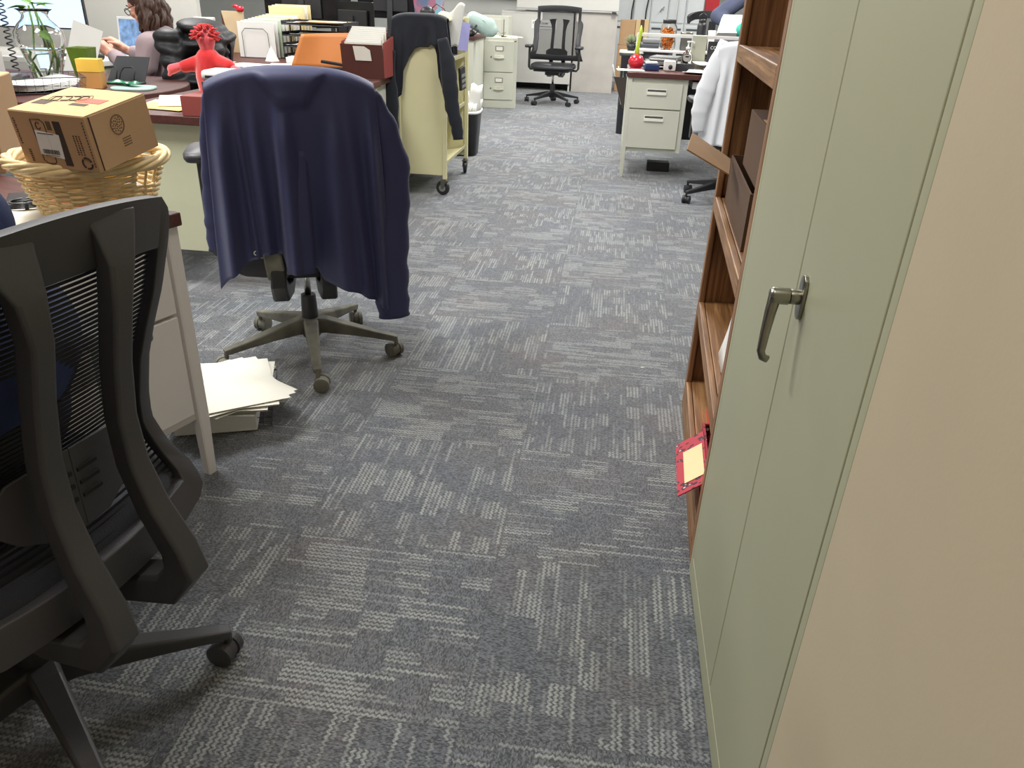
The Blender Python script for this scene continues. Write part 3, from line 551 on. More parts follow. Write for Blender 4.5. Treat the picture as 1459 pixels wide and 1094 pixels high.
# ---- person in navy in the near chair (cut by the left edge)
P0 = thing('person', 'person in a navy shirt sitting in the near charcoal mesh-back chair', 'person', (-0.93, 0.86, 0), math.radians(79))
def sitter():
    E, C, H = head_parts((-0.11, -0.01, 1.18), (0, 0.95, -0.3), (0, 0.3, 0.95))
    torso = [([(-0.05, 0.02, 0.56), (-0.06, -0.02, 0.68), (-0.07, -0.07, 0.80), (-0.085, -0.10, 0.90)], [0.14, 0.135, 0.14, 0.115]), ([(-0.23, -0.11, 0.94), (0.0, -0.115, 0.94)], [0.056, 0.056]), ([(-0.09, -0.09, 0.96), (-0.10, -0.05, 1.09)], [0.06, 0.055])]
    torso.append(([(-0.13, -0.10, 0.78), (-0.005, -0.10, 0.78)], [0.115, 0.115])); torso.append(([(-0.12, -0.04, 0.66), (-0.0, -0.04, 0.66)], [0.115, 0.115]))
    arms = [([(0.005, -0.105, 0.92), (0.055, 0.03, 0.81), (0.05, 0.18, 0.78)], [0.05, 0.044, 0.038]), ([(0.05, 0.18, 0.78), (0.0, 0.34, 0.785), (-0.04, 0.43, 0.79)], [0.038, 0.032, 0.026]), ([(-0.25, -0.115, 0.95), (-0.31, 0.03, 0.82), (-0.30, 0.20, 0.78)], [0.05, 0.044, 0.038]), ([(-0.30, 0.20, 0.78), (-0.25, 0.34, 0.785), (-0.21, 0.43, 0.79)], [0.038, 0.032, 0.026])]
    legs = []
    for s in (-1, 1): legs += [([(s * 0.10 - 0.08, 0.05, 0.57), (s * 0.12 - 0.05, 0.26, 0.575), (s * 0.12 - 0.02, 0.42, 0.55)], [0.08, 0.075, 0.062]), ([(s * 0.12 - 0.02, 0.42, 0.54), (s * 0.12, 0.42, 0.28), (s * 0.12, 0.40, 0.09)], [0.058, 0.055, 0.04]), ([(s * 0.12, 0.40, 0.05), (s * 0.13, 0.55, 0.035)], [0.036, 0.03])]
    hands = hand_chains((-0.04, 0.43, 0.79), (-0.4, 0.9, -0.1), (0, 0, 1), 0.3, 1) + hand_chains((-0.21, 0.43, 0.79), (0.1, 0.9, -0.1), (0, 0, 1), 0.3, -1)
    fused('body', torso + arms + legs + hands + C, E, SKIN, P0, 0.007, smit=3)
    g = lambda L, k: [(P, [r + k for r in R]) for P, R in L]
    fused('shirt', g(torso[:2] + torso[3:], 0.018) + g(arms, 0.014), [], NAVYP, P0, 0.009)
    fused('trousers', g([l for k, l in enumerate(legs) if k % 3 != 2], 0.014), [], DGREY, P0, 0.012)
    fused('shoes', g([l for k, l in enumerate(legs) if k % 3 == 2], 0.01), [], BLK, P0, 0.012)
    face_details(H, P0); c, f_, u, s, Mx = H
    MB().ell(c + u * 0.04 - f_ * 0.022, (0.082, 0.094, 0.084), Mx).build('hair', HAIR, P0, smooth=True)
sitter()
# ---- person behind the white coat, upper arm showing
P2 = thing('person', 'person in a blue-grey long-sleeved top leaning on one arm behind the white coat', 'person', (1.34, 8.05, 0.03), 0)
def leaner():
    E, C, H = head_parts((-0.02, -0.10, 1.62), (-0.6, -0.6, -0.5), (-0.3, -0.3, 0.9))
    torso = [([(0.12, 0.12, 0.92), (0.10, 0.08, 1.08), (0.05, 0.02, 1.22), (0.0, -0.02, 1.35)], [0.15, 0.135, 0.145, 0.125]), ([(-0.16, -0.02, 1.38), (0.16, 0.02, 1.38)], [0.065, 0.065]), ([(-0.0, -0.04, 1.42), (-0.02, -0.09, 1.55)], [0.06, 0.055])]
    arms = [([(-0.17, -0.02, 1.37), (-0.28, -0.06, 1.24), (-0.46, -0.10, 1.10)], [0.06, 0.056, 0.05]), ([(-0.46, -0.10, 1.10), (-0.34, -0.26, 1.03), (-0.26, -0.34, 0.98)], [0.045, 0.036, 0.028]), ([(0.17, 0.02, 1.37), (0.24, -0.05, 1.2), (0.24, -0.16, 1.08)], [0.055, 0.05, 0.042]), ([(0.24, -0.16, 1.08), (0.18, -0.28, 1.02), (0.12, -0.36, 0.98)], [0.04, 0.034, 0.026])]
    legs = []
    for s in (-1, 1): legs += [([(0.12 + s * 0.09, 0.12, 0.90), (0.12 + s * 0.10, 0.10, 0.66), (0.12 + s * 0.1, 0.1, 0.48)], [0.09, 0.078, 0.06]), ([(0.12 + s * 0.1, 0.1, 0.48), (0.12 + s * 0.1, 0.12, 0.28), (0.12 + s * 0.1, 0.13, 0.09)], [0.058, 0.055, 0.04]), ([(0.12 + s * 0.1, 0.12, 0.05), (0.12 + s * 0.11, -0.03, 0.035)], [0.036, 0.03])]
    hands = hand_chains((-0.26, -0.34, 0.98), (0.4, -0.7, -0.3), (0, 0, 1), 0.3, 1) + hand_chains((0.12, -0.36, 0.98), (-0.4, -0.7, -0.3), (0, 0, 1), 0.3, -1)
    fused('body', torso + arms + legs + hands + C, E, SKIN, P2, 0.008, smit=3)
    g = lambda L, k: [(P, [r + k for r in R]) for P, R in L]
    fused('sweater', g(torso[:2], 0.02) + g(arms, 0.02), [], BLUEG, P2, 0.010)
    fused('trousers', g([l for k, l in enumerate(legs) if k % 3 != 2], 0.014), [], DGREY, P2, 0.014)
    fused('shoes', g([l for k, l in enumerate(legs) if k % 3 == 2], 0.01), [], BLK, P2, 0.012)
    face_details(H, P2); c, f_, u, s, Mx = H
    MB().ell(c + u * 0.04 - f_ * 0.022, (0.082, 0.094, 0.084), Mx).build('hair', HAIR, P2, smooth=True)
leaner()
# ------------------------------------------------------------------ chairs with clothes
def chair_full(label, loc, deg, base_deg, plastic=BLK, legm=BLK, frame=BLK, arms=True, **k):
    t = thing('office_chair', label, 'chair', loc, math.radians(deg)); back(t, frame=frame, spine=frame, **k); seat(t); chair_base(t, plastic, legm, base_deg - deg, casters=legm)
    if arms:
        for s in (-1, 1): arm_rest(t, s, frame)
    return t
C2 = chair_full('dusty charcoal office chair with a navy jacket over its back, beside the spilled papers', (-1.04, 2.48, 0), 21, 6, BLK, DUST, BLK, arms=False, ribs=24, zt=0.975, slots=False)
for s in (-1, 1): arm_rest(C2, s, CHB, 0.30, 0.735)
MB().bx(-0.10, 0.20, -0.262, -0.225, 0.40, 0.52).build('back_shell', BLK, C2, bevel=0.012)
b = MB(); b.rsweep([(-0.09, -0.30, 0.52), (-0.085, -0.315, 0.46), (-0.08, -0.30, 0.41), (-0.07, -0.2, 0.39)], [0.055, 0.055, 0.06, 0.05], 0.03); b.build('back_bracket', DUST, C2, bevel=0.004)
def drape(name, m, parent, hem, wid, top, yb, folds, front_len=0.22, thick=0.004, nu=110, nv=70, curve=0.5, amp=1.0, drop=0.0, patch=0.0):
    """garment hung over a chair back: s=0 front edge, over the top, down to the hem"""
    def f(u, v):
        a0 = 2 * u - 1
        fl_, tp = front_len, 0.10; hl = top - hem(a0 * wid(top))
        L = fl_ + tp + hl; sl = v * L
        if sl < fl_: z = top - 0.02 - (fl_ - sl); a = a0 * wid(z) * 0.96; y = yb(min(z, top)) + 0.055
        elif sl < fl_ + tp:
            q = (sl - fl_) / tp * PI; z = top - 0.02 + 0.02 * math.sin(q); a = a0 * wid(top); y = yb(top) + 0.013 + 0.042 * math.cos(q)
        else:
            q = (sl - fl_ - tp) / hl; z = top - 0.02 - (hl - 0.02) * q; a = a0 * wid(z); y = yb(max(z, 0.60)) - 0.029
            h_, w_ = hem(a), 0; d = smo(q * 3.0)
            for c, wd, am, sk in folds: y -= am * amp * d * (0.35 + 0.65 * q) * math.exp(-((a - c - sk * q) / wd) ** 2)
            y -= 0.006 * math.sin(a * 60 + 3 * q) * q
        if patch and sl >= fl_ + tp * 0.5:
            dp = max(0.0, top - z); pw = 0.115 - 0.65 * dp; y -= patch * smo((pw - abs(a)) / 0.03) * smo((0.105 - dp) / 0.014) * smo(dp / 0.03)
        y += curve * a * a
        z -= drop * (a / wid(top)) ** 2 * (1.0 if z > 0.7 else smo((z - 0.4) / 0.3))
        z -= 0.10 * (a / wid(top)) ** 4 * 0.25 if sl > fl_ else 0
        return Vector((a, y, z))
    return MB().grid(f, nu, nv).build(name, m, parent, solid=thick, smooth=True, offset=0)
J = thing('jacket', 'navy softshell jacket draped over the back of the dusty office chair', 'jacket', (-1.025, 2.48, 0), math.radians(21))
hem = lambda a: lerp(a, [(-0.30, 0.47), (-0.27, 0.44), (-0.235, 0.42), (-0.20, 0.45), (-0.15, 0.475), (-0.10, 0.50), (-0.06, 0.49), (-0.045, 0.445), (0.03, 0.44), (0.045, 0.40), (0.12, 0.375), (0.2, 0.33), (0.3, 0.31)])
yb2 = lambda z: lerp(z, [(0.6, -0.300), (0.8, -0.300), (0.95, -0.297), (1.03, -0.295)])
wid = lambda z: lerp(z, [(0.3, 0.268), (0.6, 0.258), (0.85, 0.246), (0.98, 0.238), (1.03, 0.234)])
drape('jacket_body', NAVY, J, hem, wid, 1.025, yb2, [(-0.030, 0.024, 0.042, 0.0), (-0.046, 0.008, 0.012, -0.006), (0.105, 0.040, 0.036, 0.02), (0.15, 0.018, 0.016, 0.035), (0.215, 0.014, 0.034, 0.02), (-0.205, 0.022, 0.034, -0.005), (-0.115, 0.016, 0.016, 0.01), (-0.16, 0.008, 0.010, 0.02)], drop=0.022, patch=0.022, amp=1.7, curve=0.25)
def sleeve(name, path, rad, m, parent, fl=0.55, side=(0, 1, 0)):
    P = [Vector(p) for p in path]; n = 26; Q = []; R = []
    for i in range(n + 1):
        t_ = i / n * (len(P) - 1); k = min(int(t_), len(P) - 2); q = t_ - k; Q.append(P[k].lerp(P[k + 1], smo(q) * 0.4 + q * 0.6)); r = rad[k] + (rad[k + 1] - rad[k]) * q; R.append(r * (1 + 0.06 * math.sin(i * 1.7)))
    return MB().tube(Q, R, 22, flat=fl, up=side).build(name, m, parent, smooth=True)
sleeve('sleeve', [(0.228, -0.27, 0.955), (0.252, -0.265, 0.87), (0.282, -0.265, 0.74), (0.272, -0.28, 0.60), (0.258, -0.30, 0.45), (0.262, -0.31, 0.335), (0.268, -0.31, 0.258)], [0.02, 0.045, 0.056, 0.058, 0.062, 0.056, 0.052], NAVY, J)
sleeve('sleeve', [(-0.226, -0.27, 0.945), (-0.238, -0.265, 0.85), (-0.246, -0.27, 0.70), (-0.252, -0.28, 0.58), (-0.254, -0.285, 0.495)], [0.018, 0.028, 0.034, 0.036, 0.034], NAVY, J)
b = MB(); b.rsweep([(-0.05, -0.338, 0.50), (-0.05, -0.345, 0.44)], 0.0, 0.0) if False else b.grid(lambda u, v: Vector((-0.055 + 0.085 * u - 0.005 * v, -0.330 - 0.010 * math.sin(PI * u) - 0.032 * smo(v * 1.4), 0.80 - 0.365 * v)), 10, 18); b.build('front_placket', NAVY, J, solid=0.003, smooth=True)
for x, z in ((-0.145, 0.50), (0.145, 0.43)): MB().tube([(x + 0.006 * math.cos(q), -0.335 - 0.006 if x < 0 else -0.352, z + 0.006 * math.sin(q)) for q in [0.5 + 5 * k / 10 for k in range(11)]], 0.0016, 6).build('reflective_logo', PLWHT, J)
# far chair, facing the camera
C3 = chair_full('black mesh office chair with armrests facing the camera beside the putty filing cabinet', (-0.81, 10.46, 0), 180 - 4, 20, ribs=84, zt=1.10, zb=0.50, ws=1.36, bar=2.0, topbar=0.06)
for c in C3.children:
    if c.name.startswith('seat') and 'mech' not in c.name: pass
# white coat chair
C4 = chair_full('black office chair wearing a white coat, half behind the oak bookcase', (0.82, 5.46, 0), 4, 138, ribs=20, zt=0.98, slots=False)
J2 = thing('lab_coat', 'white cotton coat hanging over the chair back beside the oak bookcase', 'coat', (0.82, 5.46, 0), math.radians(4))
hem2 = lambda a: lerp(a, [(-0.30, 0.52), (-0.2, 0.44), (0.0, 0.40), (0.3, 0.42)])
drape('coat_body', COATW, J2, hem2, lambda z: lerp(z, [(0.4, 0.30), (0.8, 0.27), (1.03, 0.235)]), 1.03, yb2, [(-0.10, 0.03, 0.022, -0.03), (-0.02, 0.025, 0.026, 0.03), (0.09, 0.03, 0.02, 0.0), (-0.18, 0.02, 0.02, -0.02)], curve=0.25)
sleeve('sleeve', [(-0.205, -0.285, 1.03), (-0.25, -0.31, 0.88), (-0.29, -0.33, 0.74), (-0.31, -0.34, 0.62), (-0.30, -0.34, 0.50)], [0.03, 0.052, 0.058, 0.050, 0.036], COATW, J2, 0.28)
# chair of the seated woman with a black puffer coat
C5 = chair_full('black chair behind the seated woman, under the black puffer coat', (-2.62, 4.64, 0), 92, 30, ribs=18, zt=0.93, slots=False)
J3 = thing('puffer_coat', 'black quilted puffer coat slung over the chair behind the seated woman', 'coat', (-2.64, 4.50, 0), 0)
b = MB(); rnd = random.Random(5)
for k in range(9):
    z = 1.01 - 0.066 * k; w_ = 0.19 + 0.07 * smo(k / 4)
    b.ell((0.28 + 0.03 * math.sin(k * 2), -0.02 + 0.02 * math.sin(k * 3.1), z), (0.12 + 0.02 * math.sin(k), w_ + 0.03 * math.sin(k * 1.7), 0.042), Rx(0.12 * math.sin(k * 2.3)) @ Ry(0.15 * math.cos(k * 1.9)))
for k in range(8):
    b.ell((0.16 + 0.012 * k, -0.19 - 0.012 * k, 0.96 - 0.064 * k), (0.085 + 0.01 * math.sin(k * 2.1), 0.07, 0.043), Ry(0.3 * math.sin(k * 1.3)))
    b.ell((0.36 + 0.014 * k, -0.12 - 0.01 * k, 0.95 - 0.064 * k), (0.075, 0.085, 0.043), Ry(-0.3))
b.build('coat_body', PUFF, J3, voxel=0.011, smit=2)
C3.scale = (1.12, 1.05, 1.03)
for c in C3.children:
    if c.name.startswith('seat') and 'mech' not in c.name: c.data = c.data.copy(); c.data.materials.clear(); c.data.materials.append(BLK)
DZ = 0.7475
def sheet(name, label, cat, w_, h_, loc, rz, m=None, group=None, t=0.0012, bend=0.0, rot=None):
    m = m or PAPER
    o = MB().grid(lambda u, v: Vector(((u - 0.5) * w_, (v - 0.5) * h_, t / 2 + bend * (2 * v - 1) ** 2)), 4, 10).build(name, m, solid=t, smooth=bend != 0, offset=0)
    place(o, loc, rz, rot); return setp(o, label, cat, group)
# ------------------------------------------------------------------ basket, box and things on the near desk
BX, BY = -1.17, 1.62; Z0 = 0.7375
B = thing('wicker_basket', 'round straw wicker basket on the near desk, holding a printed cardboard box', 'basket', (BX, BY, Z0), 0)
H0 = 0.128
def br(z): return 0.105 + 0.048 * (z / H0) ** 0.8
b = MB(); rows = 18
for r in range(rows):
    z = 0.006 + (H0 - 0.022) * r / (rows - 1); n = 156; ns = 26; pts = []
    for k in range(n):
        a = 2 * PI * k / n; g = ((math.degrees(a) - 8 + 180) % 360) - 180
        ph = (1 if r % 2 else -1)
        pts.append((a, Vector((math.cos(a), math.sin(a), 0)) * (br(z) + ph * 0.0046 * math.cos(a * ns / 2)) + Vector((0, 0, z + 0.0012 * math.sin(a * 5 + r)))))
    gap = r in (12, 13, 14, 15, 16)
    if gap:
        seq = [p for a, p in pts if not (math.radians(342) < a < math.radians(360) or a < math.radians(8))]
        cut = next(i for i, (a, p) in enumerate(pts) if a >= math.radians(8)); seq = [p for a, p in pts if math.radians(8) <= a <= math.radians(342)]
        b.tube(seq, 0.0036, 6)
    else: b.tube([p for a, p in pts], 0.0036, 6, loop=True)
b.build('woven_wall', WICK, B, smooth=True)
b = MB()
for k in range(26):
    a = 2 * PI * (k + 0.5) / 26; b.tube([Vector((math.cos(a) * br(z), math.sin(a) * br(z), z)) for z in (0.0, 0.03, 0.06, 0.09, H0 - 0.01)], 0.003, 6)
b.build('stakes', WICK, B, smooth=True)
for q in range(5):
    P = []
    for k in range(120):
        a = 2 * PI * k / 120; ph = a * 3 + 2 * PI * q / 5; rr = br(H0) + 0.006 + 0.009 * math.cos(ph); P.append(Vector((rr * math.cos(a), rr * math.sin(a), H0 + 0.0 + 0.009 * math.sin(ph))))
    MB().tube(P, 0.0058, 9, loop=True).build('rim_strand', WICK, B, smooth=True)
MB().lathe([(0.0, 0.0), (0.104, 0.0), (0.104, 0.004), (0.0, 0.004)], seg=30, cap=False).build('basket_bottom', WICK, B)
# cardboard box: origin = front top corner, extends -x, +y, -z
rb = (math.radians(9), math.radians(0.5), math.radians(-9.2)); bw, bd, bh = 0.188, 0.177, 0.113
X1 = thing('cardboard_box', 'small printed cardboard box with a white shipping label, sitting in the wicker basket', 'box', (-1.025, 1.428, 0.982), rot=rb)
MB().bx(-bw, 0, 0, bd, -bh, 0).build('box_body', CARD, X1, bevel=0.0025)
MB().bx(-bw + 0.001, -0.001, 0.002, bd - 0.002, 0.0, 0.0008).build('box_top', CARDT, X1)
MB().bx(0.0005, 0.0018, 0.012, bd - 0.001, -bh + 0.002, -0.002).build('end_flap', CARD, X1, bevel=0.0005)
MB().bx(0.0019, 0.0024, 0.011, bd - 0.001, -bh * 0.98, -bh * 0.55).build('packing_tape', CARD, X1)
MB().bx(0.0002, 0.0020, 0.0095, 0.0118, -bh + 0.004, -0.003).build('flap_gap', INKD, X1)
F = lambda x, z: T(x, -0.0006, z) @ Rx(PI / 2)      # marks on the front face
def mark(name, boxes, m, par, M=None):
    b = MB()
    for (x0, x1, y0, y1, z0, z1) in boxes: b.bx(x0, x1, y0, y1, z0, z1)
    return b.build(name, m, par)
lb = MB().box((-0.107, -0.0008, -0.063), (0.058, 0.001, 0.050), Ry(0.10)).build('shipping_label', PAPER, X1, bevel=0.0004); lb['label'] = 'white shipping label with barcode'
b = MB(); rnd = random.Random(2); x = -0.128
while x < -0.087: wv = rnd.uniform(0.0005, 0.0016); b.box((x, -0.0015, -0.078), (wv, 0.0003, 0.009)); x += wv + rnd.uniform(0.0005, 0.0012)
b.box((-0.108, -0.0015, -0.041), (0.04, 0.0003, 0.0016)); b.box((-0.108, -0.0015, -0.0855), (0.034, 0.0003, 0.001))
b.build('label_barcode', INKD, lb)
mark('printed_band', [(-0.082, -0.064, -0.0007, -0.0001, -0.104, -0.014)], INKD, X1)
b = MB(); b.tube([(-0.136, -0.0005, -0.014), (-0.112, -0.0005, -0.013), (-0.104, -0.0005, -0.02), (-0.105, -0.0005, -0.098), (-0.11, -0.0005, -0.103), (-0.128, -0.0005, -0.103), (-0.136, -0.0005, -0.097)], 0.0009, 5, loop=True)
b.tube([(-0.121 + 0.0055 * math.cos(q), -0.0005, -0.026 + 0.007 * math.sin(q)) for q in [0.6 + 5.2 * k / 14 for k in range(15)]], 0.0009, 5)
for k in range(4): b.box((-0.098 + 0.003 * k, -0.0005, -0.024), (0.001, 0.0008, 0.018))
b.build('printed_logo', INKD, X1)
b = MB()
for s0, s1 in ((0.3, 2.0), (2.4, 4.1), (4.5, 6.2)): b.tube([(-0.026 + 0.0115 * math.cos(q), -0.0005, -0.094 + 0.011 * math.sin(q)) for q in [s0 + (s1 - s0) * k / 10 for k in range(11)]], 0.0019, 6, flat=1)
b.build('recycling_ring', INKD, X1)
b = MB(); rnd = random.Random(9)
for k in range(12): b.box((-0.1785 + 0.001 * (k % 2), -0.0005, -0.016 - 0.0045 * k), (0.005 * rnd.uniform(0.6, 1), 0.0006, 0.0024))
for k in range(6): b.box((-0.165 + 0.001, -0.0005, -0.078 - 0.0045 * k), (0.006, 0.0006, 0.0024))
for k in range(3):
    for j in range(9): b.box((-0.04 + 0.007 * k, -0.0005, -0.04 - 0.0046 * j), (0.004 * rnd.uniform(0.5, 1), 0.0006, 0.0028))
for k in range(16): b.box((-0.008, -0.0005, -0.012 - 0.0058 * k), (0.0022, 0.0006, 0.0034))
b.build('small_print', INK, X1)
b = MB(); 
for r_ in (0.019, 0.017): b.tube([(0.0022, 0.078 + r_ * math.cos(q), -0.036 + r_ * 1.05 * math.sin(q)) for q in [2 * PI * k / 30 for k in range(30)]], 0.0004, 5, loop=True)
for k in range(26): q = 2.4 * k; r_ = 0.003 * math.sqrt(k); b.box((0.0022, 0.078 + r_ * math.cos(q), -0.036 + r_ * math.sin(q)), (0.0005, 0.0026, 0.0022))
for k in range(4):
    for j in range(5): b.box((0.0027, 0.082 + 0.005 * j, -0.066 - 0.005 * k), (0.0004, 0.0035, 0.002))
b.build('maker_stamp', INK, X1)
rp = MB().box((-0.062, 0.095, 0.0012), (0.062, 0.028, 0.0006), Rz(0.0)).build('red_print_patch', REDINK, X1); rp['label'] = 'red printed patch on the box top'
b = MB(); Mx_ = T(-0.115, 0.10, 0.001) @ Rz(0.3)
for x0 in (-0.034, -0.012, 0.006, 0.024): b.tube([Mx_ @ Vector((x0 + px * 0.5, py, 0)) for px, py in ((-0.014, -0.012), (0.014, -0.012), (0.018, 0.0), (0.014, 0.012), (-0.014, 0.012))], 0.0012, 5, loop=x0 in (-0.034, 0.024))
b.tube([Mx_ @ Vector((px, py, 0)) for px, py in ((-0.048, -0.018), (0.036, -0.018), (0.042, 0.0), (0.036, 0.018), (-0.048, 0.018))], 0.0008, 5, loop=True); b.build('printed_emblem', INK, X1); mark('printed_bar', [(-0.09, -0.05, 0.06, 0.074, 0.001, 0.0014)], INK, X1); mark('printed_bar', [(-0.175, -0.14, 0.05, 0.08, 0.001, 0.0014)], INK, X1)
for n_, (dx, dy, dz, r_, m_, w_) in enumerate(((-0.03, -0.085, 0.085, 0.4, REDF, 0.09), (-0.075, -0.05, 0.078, -0.5, REDBR, 0.08), (0.09, 0.03, 0.09, 1.2, PLWHT, 0.07), (0.06, -0.05, 0.075, 0.2, PURP, 0.08), (0.0, 0.06, 0.07, 0.9, YELB, 0.09))):
    o = setp(MB().ell((0, 0, 0), (w_ / 2, 0.026, 0.017), None, 16, 10).build('snack_packet', m_, smooth=True), ['orange red snack packet at the front inside the wicker basket', 'dark red snack packet at the left inside the wicker basket', 'white packet at the right inside the wicker basket, behind its handle hole', 'lilac snack packet near the front inside the wicker basket', 'yellow snack packet at the back inside the wicker basket'][n_], 'packet', 'packets inside the wicker basket')
    place(o, (BX + dx * 0.8, BY + dy * 0.8, Z0 + 0.03 + 0.012 * n_), rot=(0.2 * n_, 0.1, r_))
o = thing('carton', 'plain tan carton at the left edge behind the wicker basket, with a black strap', 'box', (-1.71, 2.0, Z0), math.radians(24))
MB().bx(-0.28, 0.03, -0.1, 0.16, 0, 0.24).build('carton_body', CARD, o, bevel=0.006); MB().tube([(-0.05, -0.1045, 0.22), (0.0, -0.1045, 0.19), (0.006, -0.1045, 0.16), (0.008, -0.1045, 0.01)], 0.0022, 6).build('strap', BLK, o, smooth=True)
for k in range(3):
    sheet('paper', ['white sheet of paper, lowest of the papers left of the wicker basket', 'white sheet of paper in the middle of the papers left of the wicker basket', 'white sheet of paper, topmost of the papers left of the wicker basket'][k], 'paper', 0.2, 0.27, (-1.30 + 0.008 * k, 1.50 + 0.006 * k, Z0 + 0.0005 + 0.0016 * k), 0.3 + 0.1 * k, PAPERW, 'papers left of the wicker basket')
o = setp(MB().bx(-0.035, 0.035, -0.05, 0.05, 0, 0.012).build('phone', BLK, bevel=0.004), 'black phone lying face up left of the wicker basket', 'phone'); place(o, (-1.40, 1.67, Z0), 0.6)
b = MB()
for k in range(4): b.tube([(0.045 * math.cos(q) * (1 - 0.1 * k), 0.018 * math.sin(q) * (1 + 0.15 * k), 0.004 + 0.004 * k) for q in [2 * PI * j / 24 for j in range(24)]], 0.002, 6, loop=True)
b.box((0, 0, 0.01), (0.008, 0.045, 0.02)); o = setp(b.build('coiled_cable', BLK, smooth=False), 'small coiled black cable on the papers left of the wicker basket', 'cable'); place(o, (-1.34, 1.60, Z0 + 0.005), 0.7)
# ------------------------------------------------------------------ papers in a wire tray on the floor
def wire_tray(label, loc, rz, w_, d_, h_, m=DGREY, tilt=None, group=None):
    t = thing('wire_tray', label, 'tray', loc, rz, group, tilt)
    b = MB()
    for z, s_ in ((h_, 1.0), (h_ * 0.5, 0.97), (0.004, 0.94)): b.tube([(x * s_, y * s_, z) for x, y in ((-w_ / 2, -d_ / 2), (w_ / 2, -d_ / 2), (w_ / 2, d_ / 2), (-w_ / 2, d_ / 2))], 0.0022 if z == h_ else 0.0012, 6, loop=True)
    b.build('rim_wires', m, t)
    b = MB(); n = 13
    for k in range(n + 1):
        x = -w_ / 2 + w_ * k / n; b.tube([(x, -d_ / 2, h_), (x * 0.94, -d_ / 2 * 0.94, 0.003), (x * 0.94, d_ / 2 * 0.94, 0.003), (x, d_ / 2, h_)], 0.001, 5)
    for k in range(1, 9):
        y = -d_ / 2 + d_ * k / 9; b.tube([(-w_ / 2, y, h_), (-w_ / 2 * 0.94, y * 0.94, 0.003), (w_ / 2 * 0.94, y * 0.94, 0.003), (w_ / 2, y, h_)], 0.001, 5)
    b.build('wire_grid', m, t); return t
wire_tray('wire tray full of paper on the floor behind the near desk leg', (-1.16, 1.99, 0.001), math.radians(20), 0.34, 0.26, 0.075)
rnd = random.Random(4)
for k in range(10):
    a = [14, 24, 34, 45, 58, 38, 20, 50, 29, 40][k]
    sheet('paper', 'large white sheet in the fanned pile on the floor behind the near desk leg', 'paper', 0.28, 0.38, (-1.155 + 0.004 * k, 1.99 - 0.002 * k, 0.082 + 0.0035 * k), math.radians(a), PAPERW, 'fanned white sheets on the floor', 0.0012, rot=(math.radians(-3), math.radians(2), math.radians(a)))
o = setp(MB().bx(-0.12, 0.12, -0.15, 0.15, 0, 0.068).build('paper_bundle', PAPER, bevel=0.004), 'thick white paper bundle under the fanned sheets on the floor', 'paper'); place(o, (-1.16, 1.99, 0.007), math.radians(20))
o = setp(MB().bx(-0.006, 0.006, -0.002, 0.002, 0, 0.001).build('paper_scrap', PAPER), 'tiny white paper scrap on the carpet in the aisle', 'paper'); place(o, (0.195, 2.60, 0.0005), 0.2)
# ------------------------------------------------------------------ things on the green desk
o = setp(MB().bx(0, 0.3, 0, 0.22, 0, 0.078).build('document_box', REDBR, bevel=0.003), 'red-brown document box on the green desk front corner, left of the navy jacket', 'box'); place(o, (-1.72, 3.005, DZ), 0.03)
t = thing('label_printer', 'white and black desk printer on the red-brown document box', 'printer', (-1.64, 3.04, DZ + 0.0785), 0.05)
MB().bx(0, 0.18, 0, 0.14, 0, 0.055).build('lower_body', BLK, t, bevel=0.006); MB().bx(0.0, 0.18, 0.0, 0.14, 0.056, 0.095).build('upper_body', PLWHT, t, bevel=0.014); MB().bx(0.02, 0.15, -0.001, 0.001, 0.066, 0.076).build('paper_slot', BLK, t); MB().bx(0.015, 0.03, -0.002, 0.0, 0.02, 0.035).build('button', PLWHT, t)
t = thing('plush_toy', 'red plush toy with outstretched pink arms beside the desk printer', 'toy', (-1.715, 3.27, DZ + 0.0125), 0); t.scale = (1.18, 1.1, 1.12)
fused('body', [([(0, 0, 0.04), (0, 0, 0.10), (0, 0, 0.16), (0, 0, 0.19)], [0.045, 0.052, 0.045, 0.024]), ([(-0.03, 0, 0.15), (-0.085, -0.02, 0.135)], [0.03, 0.022]), ([(0.03, 0, 0.155), (0.085, -0.02, 0.145)], [0.03, 0.022]), ([(-0.02, -0.02, 0.04), (-0.025, -0.05, 0.02), (-0.025, -0.07, 0.01)], [0.02, 0.016, 0.012]), ([(0.02, -0.02, 0.04), (0.025, -0.05, 0.02), (0.025, -0.07, 0.01)], [0.02, 0.016, 0.012])], [], REDTOY, t, 0.005)
fused('head', [([(0, 0, 0.185), (0, 0, 0.205), (0, 0, 0.235)], [0.016, 0.026, 0.034])], [], PINK, t, 0.005)
for s in (-1, 1): fused('hand', [([(s * 0.10, -0.025, 0.135), (s * 0.128, -0.03, 0.125)], [0.015, 0.018]), ([(s * 0.12, -0.03, 0.125), (s * 0.14, -0.035, 0.105)], [0.008, 0.007])], [], PINK, t, 0.004)
b = MB(); rnd = random.Random(1)
for k in range(150): a = rnd.uniform(0, 6.28); e = rnd.uniform(-0.1, 1.5); d = Vector((math.cos(a) * math.cos(e), math.sin(a) * math.cos(e), math.sin(e))); p = Vector((0, 0, 0.238)) + d * 0.030; b.tube([p, p + d * 0.012, p + d * 0.022 + Vector((rnd.uniform(-.006, .006), 0, -0.004))], [0.005, 0.0045, 0.0015], 5)
b.build('tuft', REDTOY, t, smooth=True)
